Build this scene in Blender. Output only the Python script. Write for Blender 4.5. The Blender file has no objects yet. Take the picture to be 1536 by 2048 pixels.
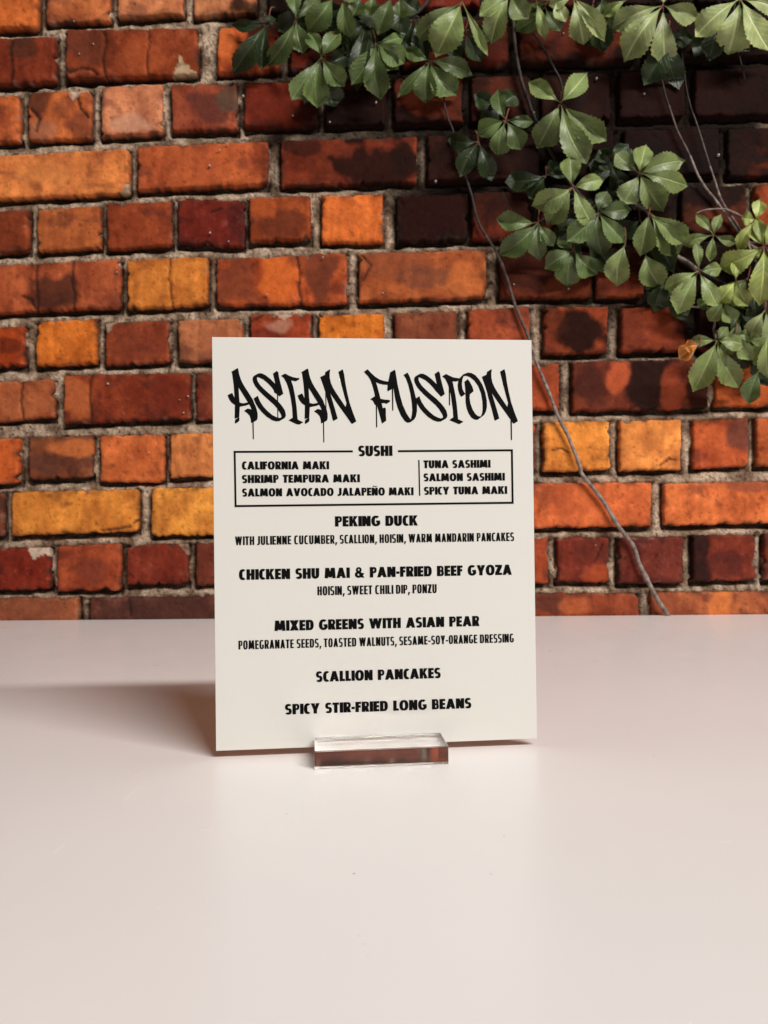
import bpy, math, random
from mathutils import Vector, Matrix, noise
from mathutils.geometry import tessellate_polygon

random.seed(7)
scene = bpy.context.scene
COL = scene.collection

# ------------------------------------------------------------------ camera
F = 1538.0                     # focal length in photo pixels (1536 x 2048)
CAM_H = 0.16                   # lens height above the table, metres
ROLL = 0.0112
PITCH = 2.0 / F
cam = bpy.data.cameras.new('camera')
cam_ob = bpy.data.objects.new('camera', cam)
COL.objects.link(cam_ob)
cam.sensor_fit = 'VERTICAL'
cam.sensor_height = 36.0
cam.sensor_width = 27.0
cam.lens = F / 2048 * 36.0
cam.clip_start = 0.01
cam.clip_end = 100.0
fwd = Vector((0, math.cos(PITCH), math.sin(PITCH)))
up0 = Vector((0, -math.sin(PITCH), math.cos(PITCH)))
rt0 = Vector((1, 0, 0))
rt = rt0 * math.cos(ROLL) - up0 * math.sin(ROLL)
up = rt0 * math.sin(ROLL) + up0 * math.cos(ROLL)
M = Matrix((rt, up, -fwd)).transposed().to_4x4()
M.translation = Vector((0, 0, CAM_H))
cam_ob.matrix_world = M
scene.camera = cam_ob
cam.dof.use_dof = True
cam.dof.focus_distance = 0.512
cam.dof.aperture_fstop = 19.0
CAM = Vector((0, 0, CAM_H))


def ray(px, py):
    return rt * ((px - 768) / F) + up * ((1024 - py) / F) + fwd


def at(px, py, y):
    """point on the sight line of a photo pixel at distance y from the lens plane"""
    d = ray(px, py)
    return CAM + d * (y / d.y)


# ------------------------------------------------------------------ world and lamps
world = bpy.data.worlds.new('World')
scene.world = world
world.use_nodes = True
bg = world.node_tree.nodes['Background']
bg.inputs[0].default_value = (1.0, 0.97, 0.94, 1)
bg.inputs[1].default_value = 0.06


def area(name, loc, target, sx, sy, power, color):
    l = bpy.data.lights.new(name, 'AREA')
    l.shape = 'RECTANGLE'
    l.size = sx
    l.size_y = sy
    l.energy = power
    l.color = color
    o = bpy.data.objects.new(name, l)
    COL.objects.link(o)
    o.location = loc
    d = Vector(target) - Vector(loc)
    # keep the long side parallel to the wall
    z = -d.normalized()
    x = Vector((1, 0, 0))
    x = (x - z * x.dot(z)).normalized()
    y = z.cross(x)
    m = Matrix((x, y, z)).transposed().to_4x4()
    m.translation = Vector(loc)
    o.matrix_world = m
    return o


strip = area('ceiling_strip_lamp', (1.95, -1.50, 2.86), (0.15, 0.8, 0.2), 2.60, 0.22, 182, (1.0, 0.958, 0.92))

scene.view_settings.view_transform = 'Standard'
scene.view_settings.look = 'None'
scene.view_settings.exposure = 0.0
scene.view_settings.gamma = 1.0
scene.view_settings.use_curve_mapping = False
scene.render.engine = 'CYCLES'
scene.cycles.use_denoising = True
scene.cycles.max_bounces = 14
scene.cycles.transmission_bounces = 12
scene.cycles.diffuse_bounces = 5
scene.cycles.sample_clamp_indirect = 0.0
scene.cycles.blur_glossy = 0.0


# ------------------------------------------------------------------ helpers
def lin(c):
    c = c / 255.0
    return c / 12.92 if c <= 0.04045 else ((c + 0.055) / 1.055) ** 2.4


def srgb(r, g, b):
    return (lin(r), lin(g), lin(b))


def mesh_obj(name, verts, faces, mat, parent=None, smooth=False, attrs=None, mats=None, mat_idx=None):
    me = bpy.data.meshes.new(name)
    me.from_pydata(verts, [], faces)
    if smooth:
        me.polygons.foreach_set('use_smooth', [True] * len(me.polygons))
    for m in (mats or [mat]):
        me.materials.append(m)
    if mat_idx:
        me.polygons.foreach_set('material_index', mat_idx)
    if attrs:
        for an, (typ, data) in attrs.items():
            a = me.attributes.new(an, typ, 'POINT')
            if typ == 'FLOAT_COLOR':
                flat = []
                for c in data:
                    flat.extend((c[0], c[1], c[2], 1.0))
                a.data.foreach_set('color', flat)
            elif typ == 'FLOAT_VECTOR':
                flat = []
                for c in data:
                    flat.extend(c)
                a.data.foreach_set('vector', flat)
            else:
                a.data.foreach_set('value', data)
    me.update()
    o = bpy.data.objects.new(name, me)
    COL.objects.link(o)
    if parent:
        o.parent = parent
    return o


def empty(name, matrix):
    o = bpy.data.objects.new(name, None)
    o.empty_display_size = 0.02
    COL.objects.link(o)
    o.matrix_world = matrix
    return o


def tag(o, label, cat, group=None, kind=None):
    o['label'] = label
    o['category'] = cat
    if group:
        o['group'] = group
    if kind:
        o['kind'] = kind
    return o


def new_mat(name):
    m = bpy.data.materials.new(name)
    m.use_nodes = True
    nt = m.node_tree
    return m, nt, nt.nodes['Principled BSDF']


def node(nt, typ, **kw):
    n = nt.nodes.new(typ)
    for k, v in kw.items():
        setattr(n, k, v)
    return n


def fbm(x, y, z=0.0, oct=3):
    s, a, f = 0.0, 0.5, 1.0
    for _ in range(oct):
        s += a * noise.noise(Vector((x * f, y * f, z + f * 3.1)))
        a *= 0.5
        f *= 2.03
    return s


def clamp(x, a=0.0, b=1.0):
    return a if x < a else b if x > b else x


def smooth01(x):
    x = clamp(x)
    return x * x * (3 - 2 * x)


def mix3(a, b, t):
    return (a[0] + (b[0] - a[0]) * t, a[1] + (b[1] - a[1]) * t, a[2] + (b[2] - a[2]) * t)


# ------------------------------------------------------------------ materials
def brick_material():
    m, nt, p = new_mat('fired_brick')
    at_ = node(nt, 'ShaderNodeAttribute', attribute_name='tint')
    tc = node(nt, 'ShaderNodeTexCoord')
    n1 = node(nt, 'ShaderNodeTexNoise')
    n1.inputs['Scale'].default_value = 90
    n1.inputs['Detail'].default_value = 8
    n1.inputs['Roughness'].default_value = 0.65
    n2 = node(nt, 'ShaderNodeTexNoise')
    n2.inputs['Scale'].default_value = 420
    n2.inputs['Detail'].default_value = 4
    v = node(nt, 'ShaderNodeTexVoronoi')
    v.inputs['Scale'].default_value = 95
    for n in (n1, n2, v):
        nt.links.new(tc.outputs['Object'], n.inputs['Vector'])
    r1 = node(nt, 'ShaderNodeMapRange')
    r1.inputs[1].default_value = 0.3
    r1.inputs[2].default_value = 0.7
    r1.inputs[3].default_value = 0.78
    r1.inputs[4].default_value = 1.16
    nt.links.new(n1.outputs['Fac'], r1.inputs[0])
    # pores
    r2 = node(nt, 'ShaderNodeMapRange')
    r2.inputs[1].default_value = 0.05
    r2.inputs[2].default_value = 0.22
    r2.inputs[3].default_value = 0.72
    r2.inputs[4].default_value = 1.0
    nt.links.new(v.outputs['Distance'], r2.inputs[0])
    mul = node(nt, 'ShaderNodeMath', operation='MULTIPLY')
    nt.links.new(r1.outputs[0], mul.inputs[0])
    nt.links.new(r2.outputs[0], mul.inputs[1])
    mx = node(nt, 'ShaderNodeVectorMath', operation='SCALE')
    nt.links.new(at_.outputs['Color'], mx.inputs[0])
    nt.links.new(mul.outputs[0], mx.inputs['Scale'])
    nt.links.new(mx.outputs[0], p.inputs['Base Color'])
    p.inputs['Roughness'].default_value = 0.78
    p.inputs['Specular IOR Level'].default_value = 0.05
    b = node(nt, 'ShaderNodeBump')
    b.inputs['Strength'].default_value = 0.55
    b.inputs['Distance'].default_value = 0.002
    add = node(nt, 'ShaderNodeMath', operation='MULTIPLY_ADD')
    add.inputs[1].default_value = 0.5
    nt.links.new(n2.outputs['Fac'], add.inputs[0])
    nt.links.new(n1.outputs['Fac'], add.inputs[2])
    nt.links.new(add.outputs[0], b.inputs['Height'])
    nt.links.new(b.outputs[0], p.inputs['Normal'])
    return m


def mortar_material():
    m, nt, p = new_mat('lime_mortar')
    at_ = node(nt, 'ShaderNodeAttribute', attribute_name='tint')
    tc = node(nt, 'ShaderNodeTexCoord')
    n1 = node(nt, 'ShaderNodeTexNoise')
    n1.inputs['Scale'].default_value = 260
    n1.inputs['Detail'].default_value = 6
    n1.inputs['Roughness'].default_value = 0.7
    v = node(nt, 'ShaderNodeTexVoronoi')
    v.inputs['Scale'].default_value = 300
    for n in (n1, v):
        nt.links.new(tc.outputs['Object'], n.inputs['Vector'])
    r1 = node(nt, 'ShaderNodeMapRange')
    r1.inputs[1].default_value = 0.32
    r1.inputs[2].default_value = 0.68
    r1.inputs[3].default_value = 0.45
    r1.inputs[4].default_value = 1.35
    nt.links.new(n1.outputs['Fac'], r1.inputs[0])
    mx = node(nt, 'ShaderNodeVectorMath', operation='SCALE')
    nt.links.new(at_.outputs['Color'], mx.inputs[0])
    nt.links.new(r1.outputs[0], mx.inputs['Scale'])
    nt.links.new(mx.outputs[0], p.inputs['Base Color'])
    p.inputs['Roughness'].default_value = 0.9
    p.inputs['Specular IOR Level'].default_value = 0.1
    b = node(nt, 'ShaderNodeBump')
    b.inputs['Strength'].default_value = 0.9
    b.inputs['Distance'].default_value = 0.003
    nt.links.new(n1.outputs['Fac'], b.inputs['Height'])
    nt.links.new(b.outputs[0], p.inputs['Normal'])
    return m


def leaf_material():
    m, nt, p = new_mat('creeper_leaf')
    at_ = node(nt, 'ShaderNodeAttribute', attribute_name='tint')
    lu = node(nt, 'ShaderNodeAttribute', attribute_name='leaf_uv')
    sep = node(nt, 'ShaderNodeSeparateXYZ')
    nt.links.new(lu.outputs['Vector'], sep.inputs[0])
    ab = node(nt, 'ShaderNodeMath', operation='ABSOLUTE')
    nt.links.new(sep.outputs[0], ab.inputs[0])
    # midrib
    mid = node(nt, 'ShaderNodeMapRange')
    mid.inputs[1].default_value = 0.03
    mid.inputs[2].default_value = 0.10
    mid.inputs[3].default_value = 1.0
    mid.inputs[4].default_value = 0.0
    nt.links.new(ab.outputs[0], mid.inputs[0])
    # side veins: sin(28*(t - 0.28*|s|))
    k = node(nt, 'ShaderNodeMath', operation='MULTIPLY')
    k.inputs[1].default_value = -0.24
    nt.links.new(ab.outputs[0], k.inputs[0])
    s2 = node(nt, 'ShaderNodeMath', operation='ADD')
    nt.links.new(sep.outputs[1], s2.inputs[0])
    nt.links.new(k.outputs[0], s2.inputs[1])
    s3 = node(nt, 'ShaderNodeMath', operation='MULTIPLY')
    s3.inputs[1].default_value = 52.0
    nt.links.new(s2.outputs[0], s3.inputs[0])
    sn = node(nt, 'ShaderNodeMath', operation='SINE')
    nt.links.new(s3.outputs[0], sn.inputs[0])
    vein = node(nt, 'ShaderNodeMapRange')
    vein.inputs[1].default_value = 0.75
    vein.inputs[2].default_value = 1.0
    vein.inputs[3].default_value = 0.0
    vein.inputs[4].default_value = 0.20
    nt.links.new(sn.outputs[0], vein.inputs[0])
    mxv = node(nt, 'ShaderNodeMath', operation='MAXIMUM')
    nt.links.new(mid.outputs[0], mxv.inputs[0])
    nt.links.new(vein.outputs[0], mxv.inputs[1])
    tc = node(nt, 'ShaderNodeTexCoord')
    n1 = node(nt, 'ShaderNodeTexNoise')
    n1.inputs['Scale'].default_value = 45
    n1.inputs['Detail'].default_value = 5
    nt.links.new(tc.outputs['Object'], n1.inputs['Vector'])
    r1 = node(nt, 'ShaderNodeMapRange')
    r1.inputs[1].default_value = 0.3
    r1.inputs[2].default_value = 0.7
    r1.inputs[3].default_value = 0.7
    r1.inputs[4].default_value = 1.3
    nt.links.new(n1.outputs['Fac'], r1.inputs[0])
    base = node(nt, 'ShaderNodeVectorMath', operation='SCALE')
    nt.links.new(at_.outputs['Color'], base.inputs[0])
    nt.links.new(r1.outputs[0], base.inputs['Scale'])
    lig = node(nt, 'ShaderNodeVectorMath', operation='MULTIPLY_ADD')
    lig.inputs[1].default_value = (1.9, 1.75, 1.9)
    lig.inputs[2].default_value = (0.02, 0.025, 0.012)
    nt.links.new(at_.outputs['Color'], lig.inputs[0])
    mix = node(nt, 'ShaderNodeMix', data_type='RGBA')
    nt.links.new(mxv.outputs[0], mix.inputs['Factor'])
    nt.links.new(base.outputs[0], mix.inputs['A'])
    nt.links.new(lig.outputs[0], mix.inputs['B'])
    nt.links.new(mix.outputs['Result'], p.inputs['Base Color'])
    p.inputs['Roughness'].default_value = 0.40
    p.inputs['Specular IOR Level'].default_value = 0.55
    b = node(nt, 'ShaderNodeBump')
    b.inputs['Strength'].default_value = 0.5
    b.inputs['Distance'].default_value = 0.002
    b.invert = True
    nt.links.new(mxv.outputs[0], b.inputs['Height'])
    nt.links.new(b.outputs[0], p.inputs['Normal'])
    # thin leaf: a little light passes through
    tr = node(nt, 'ShaderNodeBsdfTranslucent')
    nt.links.new(mix.outputs['Result'], tr.inputs['Color'])
    ms = node(nt, 'ShaderNodeMixShader')
    ms.inputs[0].default_value = 0.18
    out = nt.nodes['Material Output']
    nt.links.new(p.outputs[0], ms.inputs[1])
    nt.links.new(tr.outputs[0], ms.inputs[2])
    nt.links.new(ms.outputs[0], out.inputs['Surface'])
    return m


def bark_material(name, c1, c2):
    m, nt, p = new_mat(name)
    tc = node(nt, 'ShaderNodeTexCoord')
    n1 = node(nt, 'ShaderNodeTexNoise')
    n1.inputs['Scale'].default_value = 120
    n1.inputs['Detail'].default_value = 6
    nt.links.new(tc.outputs['Object'], n1.inputs['Vector'])
    cr = node(nt, 'ShaderNodeValToRGB')
    cr.color_ramp.elements[0].position = 0.35
    cr.color_ramp.elements[0].color = (*c1, 1)
    cr.color_ramp.elements[1].position = 0.68
    cr.color_ramp.elements[1].color = (*c2, 1)
    nt.links.new(n1.outputs['Fac'], cr.inputs[0])
    nt.links.new(cr.outputs[0], p.inputs['Base Color'])
    p.inputs['Roughness'].default_value = 0.75
    b = node(nt, 'ShaderNodeBump')
    b.inputs['Strength'].default_value = 0.5
    b.inputs['Distance'].default_value = 0.001
    nt.links.new(n1.outputs['Fac'], b.inputs['Height'])
    nt.links.new(b.outputs[0], p.inputs['Normal'])
    return m


def table_material():
    m, nt, p = new_mat('white_laminate')
    tc = node(nt, 'ShaderNodeTexCoord')
    n1 = node(nt, 'ShaderNodeTexNoise')
    n1.inputs['Scale'].default_value = 5
    n1.inputs['Detail'].default_value = 5
    nt.links.new(tc.outputs['Object'], n1.inputs['Vector'])
    cr = node(nt, 'ShaderNodeValToRGB')
    cr.color_ramp.elements[0].position = 0.3
    cr.color_ramp.elements[0].color = (0.845, 0.807, 0.787, 1)
    cr.color_ramp.elements[1].position = 0.7
    cr.color_ramp.elements[1].color = (0.875, 0.838, 0.820, 1)
    nt.links.new(n1.outputs['Fac'], cr.inputs[0])
    nt.links.new(cr.outputs[0], p.inputs['Base Color'])
    n2 = node(nt, 'ShaderNodeTexNoise')
    n2.inputs['Scale'].default_value = 30
    n2.inputs['Detail'].default_value = 6
    nt.links.new(tc.outputs['Object'], n2.inputs['Vector'])
    r = node(nt, 'ShaderNodeMapRange')
    r.inputs[3].default_value = 0.24
    r.inputs[4].default_value = 0.36
    nt.links.new(n2.outputs['Fac'], r.inputs[0])
    nt.links.new(r.outputs[0], p.inputs['Roughness'])
    p.inputs['IOR'].default_value = 1.42
    return m


def plain(name, color, rough, spec=0.5):
    m, nt, p = new_mat(name)
    tc = node(nt, 'ShaderNodeTexCoord')
    n1 = node(nt, 'ShaderNodeTexNoise')
    n1.inputs['Scale'].default_value = 60
    n1.inputs['Detail'].default_value = 4
    nt.links.new(tc.outputs['Object'], n1.inputs['Vector'])
    r = node(nt, 'ShaderNodeMapRange')
    r.inputs[3].default_value = rough - 0.05
    r.inputs[4].default_value = rough + 0.05
    nt.links.new(n1.outputs['Fac'], r.inputs[0])
    nt.links.new(r.outputs[0], p.inputs['Roughness'])
    p.inputs['Base Color'].default_value = (*color, 1)
    p.inputs['Specular IOR Level'].default_value = spec
    return m


BRICK = brick_material()
MORTAR = mortar_material()
LEAF = leaf_material()
BARK = bark_material('grey_bark', (0.12, 0.085, 0.07), (0.40, 0.32, 0.275))
BARK_DARK = bark_material('dark_bark', (0.014, 0.009, 0.007), (0.055, 0.034, 0.025))  # dark stems; also serves as shaded bark on the upper twigs
BARK_MID = bark_material('half_shade_bark', (0.05, 0.034, 0.028), (0.17, 0.125, 0.105))  # half-shaded copy of the twig bark
PETIOLE = bark_material('red_petiole', (0.10, 0.03, 0.02), (0.22, 0.07, 0.04))
TABLE = table_material()
SCRATCH = plain('scratch', (0.95, 0.93, 0.90), 0.5)
SPECK = plain('dust_speck', (0.25, 0.2, 0.17), 0.7)
CARD = plain('white_card', (0.80, 0.782, 0.728), 0.42, 0.3)
INK = plain('black_ink', (0.005, 0.005, 0.005), 0.6, 0.06)
FLECK = plain('pale_fleck', (0.50, 0.45, 0.40), 0.35, 0.6)

ACRYL, nt_, p_ = new_mat('clear_acrylic')
p_.inputs['Base Color'].default_value = (0.99, 0.985, 0.975, 1)
p_.inputs['Transmission Weight'].default_value = 1.0
p_.inputs['IOR'].default_value = 1.49
p_.inputs['Roughness'].default_value = 0.045

# ------------------------------------------------------------------ wall plane
WALL_Y = 1.19
WALL_SLOPE = -0.0222           # the wall's right end stands a little nearer


def wall_pt(px, py, off=0.0):
    """photo pixel -> point on the wall face, off metres in front of it"""
    d = ray(px, py)
    # y = WALL_Y + WALL_SLOPE*x  ->  t*dy = WALL_Y + WALL_SLOPE*t*dx
    t = WALL_Y / (d.y - WALL_SLOPE * d.x)
    p = CAM + d * t
    p.y -= off
    return p


FACE = 0.010                   # brick faces stand this far in front of the mortar plane


def face_pt(px, py, off):
    """like wall_pt, for things traced at the depth of the brick faces"""
    d = ray(px, py)
    p = CAM + d * ((WALL_Y - FACE) / (d.y - WALL_SLOPE * d.x))
    p.y += FACE - off
    return p


def air_pt(px, py, off):
    """point on the sight line, off metres in front of the wall"""
    d = ray(px, py)
    return CAM + d * ((WALL_Y - off) / (d.y - WALL_SLOPE * d.x))


# rows of bricks, left to right: (x_left, x_right, y_top_left, y_top_right, y_bottom_right, y_bottom_left, colour)
OR, BO, RB, DR, PK, DK, BK, DB = ((196, 100, 45), (212, 124, 50), (150, 70, 36), (118, 44, 27),
                                  (190, 116, 74), (58, 26, 18), (27, 15, 12), (112, 60, 40))  # DK and BK put the upper right's shade into brick colour
ROWS = [
    # row 0
    [(0 - 60, 74, -42, -44, 55, 60, OR), (89, 219, -46, -50, 40, 45, (184, 102, 58)), (233, 366, -52, -56, 27, 36, PK),
     (385, 512, -56, -60, 25, 31, (184, 116, 76)), (536, 690, -62, -66, 22, 26, DK), (706, 960, -66, -74, 14, 22, DR),
     (978, 1110, -74, -78, 12, 14, DK), (1126, 1380, -78, -84, 6, 12, BK), (1396, 1536, -84, -88, 2, 6, BK)],
    # row 1
    [(-160, 110, 79, 71, 165, 176, (122, 50, 29)), (129, 396, 58, 54, 150, 160, (134, 60, 32)), (434, 560, 52, 48, 140, 147, (182, 84, 38)),
     (578, 792, 46, 42, 133, 139, DR), (806, 1020, 40, 34, 127, 132, (112, 44, 28)), (1038, 1272, 32, 26, 122, 126, (126, 56, 34)),
     (1290, 1420, 26, 22, 116, 121, BK), (1438, 1690, 20, 12, 108, 115, BK)],
    # row 2
    [(-90, 38, 190, 187, 282, 285, (188, 96, 50)), (53, 181, 181, 177, 277, 281, (184, 96, 50)), (200, 325, 171, 167, 265, 274, (196, 122, 84)),
     (341, 476, 166, 164, 259, 262, (142, 68, 44)), (487, 636, 163, 158, 251, 255, (138, 50, 28)), (650, 772, 158, 154, 248, 251, DK),
     (787, 926, 154, 150, 244, 248, (116, 50, 30)), (942, 1066, 150, 146, 241, 244, (84, 36, 24)), (1082, 1222, 146, 142, 238, 241, DK),
     (1238, 1372, 142, 138, 235, 238, BK), (1388, 1620, 138, 130, 228, 235, DK)],
    # row 3
    [(-30, 257, 310, 294, 387, 401, (208, 120, 62)), (272, 536, 289, 280, 370, 381, (176, 86, 46)), (560, 835, 278, 271, 364, 373, (122, 50, 28)),
     (854, 1080, 269, 264, 357, 363, DK), (1098, 1230, 263, 260, 353, 356, BK), (1246, 1440, 259, 254, 350, 353, BK),
     (1456, 1700, 254, 246, 350, 353, (112, 46, 24))],
    # row 4
    [(-90, 55, 421, 418, 504, 510, (134, 62, 34)), (71, 200, 416, 408, 496, 503, (172, 92, 48)), (211, 343, 403, 399, 491, 500, (140, 62, 34)),
     (354, 489, 394, 399, 494, 488, (110, 38, 27)), (497, 622, 394, 389, 480, 485, (150, 70, 34)), (642, 767, 389, 386, 485, 487, (202, 102, 44)),
     (792, 937, 389, 385, 480, 484, BK), (942, 1064, 383, 380, 478, 481, (102, 42, 26)), (1080, 1218, 378, 374, 473, 478, DR),
     (1234, 1346, 374, 370, 469, 473, DK), (1362, 1494, 374, 368, 468, 472, (104, 50, 30)), (1509, 1660, 366, 360, 464, 468, (150, 70, 38))],
    # row 5
    [(-30, 240, 530, 516, 616, 629, (166, 82, 48)), (253, 415, 518, 511, 611, 620, (200, 118, 48)), (431, 694, 516, 502, 608, 612, (166, 76, 38)),
     (716, 974, 504, 497, 597, 606, (164, 86, 46)), (998, 1184, 499, 494, 595, 598, (98, 44, 26)), (1192, 1292, 494, 491, 595, 596, (118, 50, 26)),
     (1342, 1600, 490, 482, 590, 594, DK)],
    # row 6
    [(-70, 47, 655, 650, 733, 741, (166, 68, 28)), (69, 191, 641, 636, 727, 734, (206, 110, 38)), (208, 337, 644, 638, 725, 731, (138, 64, 38)),
     (355, 485, 639, 635, 722, 725, (172, 104, 68)), (500, 621, 628, 626, 720, 722, (146, 60, 34)), (637, 770, 628, 624, 717, 719, (212, 118, 38)),
     (788, 916, 624, 620, 714, 716, (124, 66, 44)), (935, 1061, 618, 612, 709, 713, (146, 68, 40)), (1086, 1217, 613, 610, 706, 710, (140, 62, 32)),
     (1241, 1374, 614, 610, 703, 706, (142, 62, 34)), (1398, 1640, 608, 600, 698, 704, (98, 40, 25))],
    # row 7
    [(-150, 107, 768, 757, 836, 853, (164, 88, 52)), (126, 380, 748, 744, 838, 849, (132, 56, 32)), (390, 640, 743, 738, 833, 840, (130, 62, 42)),
     (656, 900, 738, 732, 829, 833, RB), (916, 1120, 732, 725, 820, 829, (178, 80, 42)), (1144, 1418, 722, 716, 817, 824, (122, 56, 36)),
     (1430, 1680, 716, 708, 810, 816, (170, 82, 38))],
    # row 8
    [(-100, 38, 880, 875, 968, 974, (198, 94, 42)), (56, 185, 873, 869, 955, 960, (130, 74, 46)), (198, 328, 870, 868, 965, 965, (200, 104, 54)),
     (338, 480, 866, 862, 952, 956, (202, 122, 66)), (496, 622, 862, 858, 949, 952, OR), (636, 768, 858, 854, 946, 949, (92, 54, 44)),
     (780, 910, 854, 850, 944, 946, (122, 70, 52)), (926, 1071, 850, 846, 942, 944, (190, 88, 44)), (1086, 1222, 843, 839, 941, 944, (218, 134, 56)),
     (1239, 1366, 840, 837, 940, 943, (218, 134, 66)), (1386, 1501, 838, 834, 932, 938, (176, 82, 44)), (1514, 1640, 834, 830, 930, 934, (168, 84, 44))],
    # row 9
    [(-250, 6, 990, 984, 1074, 1080, DB), (22, 276, 983, 977, 1064, 1072, (210, 130, 52)), (300, 560, 976, 972, 1068, 1075, (214, 138, 56)),
     (576, 830, 957, 954, 1064, 1068, (112, 60, 46)), (846, 1040, 953, 951, 1060, 1064, (150, 72, 48)), (1056, 1304, 965, 963, 1054, 1058, (200, 100, 54)),
     (1328, 1600, 966, 960, 1048, 1052, (208, 110, 58))],
    # row 10
    [(-120, 100, 1100, 1093, 1179, 1186, (122, 42, 27)), (112, 241, 1091, 1086, 1182, 1183, (158, 72, 42)), (251, 376, 1089, 1085, 1170, 1172, (124, 50, 34)),
     (389, 520, 1086, 1082, 1170, 1172, (116, 58, 42)), (536, 660, 1082, 1080, 1168, 1170, RB), (676, 800, 1080, 1078, 1167, 1168, DR),
     (816, 952, 1078, 1076, 1166, 1167, RB), (968, 1098, 1076, 1076, 1170, 1168, (164, 74, 42)), (1114, 1220, 1074, 1073, 1167, 1166, (120, 50, 36)),
     (1236, 1369, 1075, 1073, 1168, 1168, (108, 48, 38)), (1386, 1514, 1070, 1068, 1162, 1165, (122, 52, 36)), (1528, 1660, 1068, 1064, 1160, 1164, (116, 50, 36))],
    # row 11, its lower part behind the table
    [(-100, 156, 1197, 1194, 1282, 1290, (146, 82, 54)), (177, 440, 1197, 1190, 1278, 1284, (98, 56, 46)), (456, 720, 1190, 1188, 1276, 1280, RB),
     (736, 1010, 1188, 1186, 1274, 1278, DB), (1026, 1280, 1186, 1186, 1272, 1276, (138, 66, 42)), (1302, 1570, 1184, 1182, 1270, 1274, (166, 92, 58))],
]
# neighbours beyond the picture's edges
PAL = [OR, RB, DR, PK, DB, (176, 84, 44), (160, 74, 40)]
rng = random.Random(3)
for row in ROWS:
    k = 0
    while row[0][0] > -700:
        b = row[0]
        w = rng.choice((126, 256))
        x1 = b[0] - 16
        row.insert(0, (x1 - w, x1, b[2] + 5, b[2] + 1, b[5] + 1, b[5] + 5, rng.choice(PAL)))
    while row[-1][1] < 2240:
        b = row[-1]
        w = rng.choice((126, 256))
        x0 = b[1] + 16
        row.append((x0, x0 + w, b[3] - 1, b[3] - 5, b[4] - 5, b[4] - 1, rng.choice(PAL)))
for k in range(3):             # courses above the frame
    base = ROWS[0]
    row, x = [], -720 + 60 * k
    while x < 2240:
        w = rng.choice((128, 260))
        yt = base[0][2] + (x + 700) * -0.016 - 116
        row.append((x, x + w, yt, yt - w * 0.016, yt + 96 - w * 0.016, yt + 96, rng.choice(PAL)))
        x += w + 16
    ROWS.insert(0, row)

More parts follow.
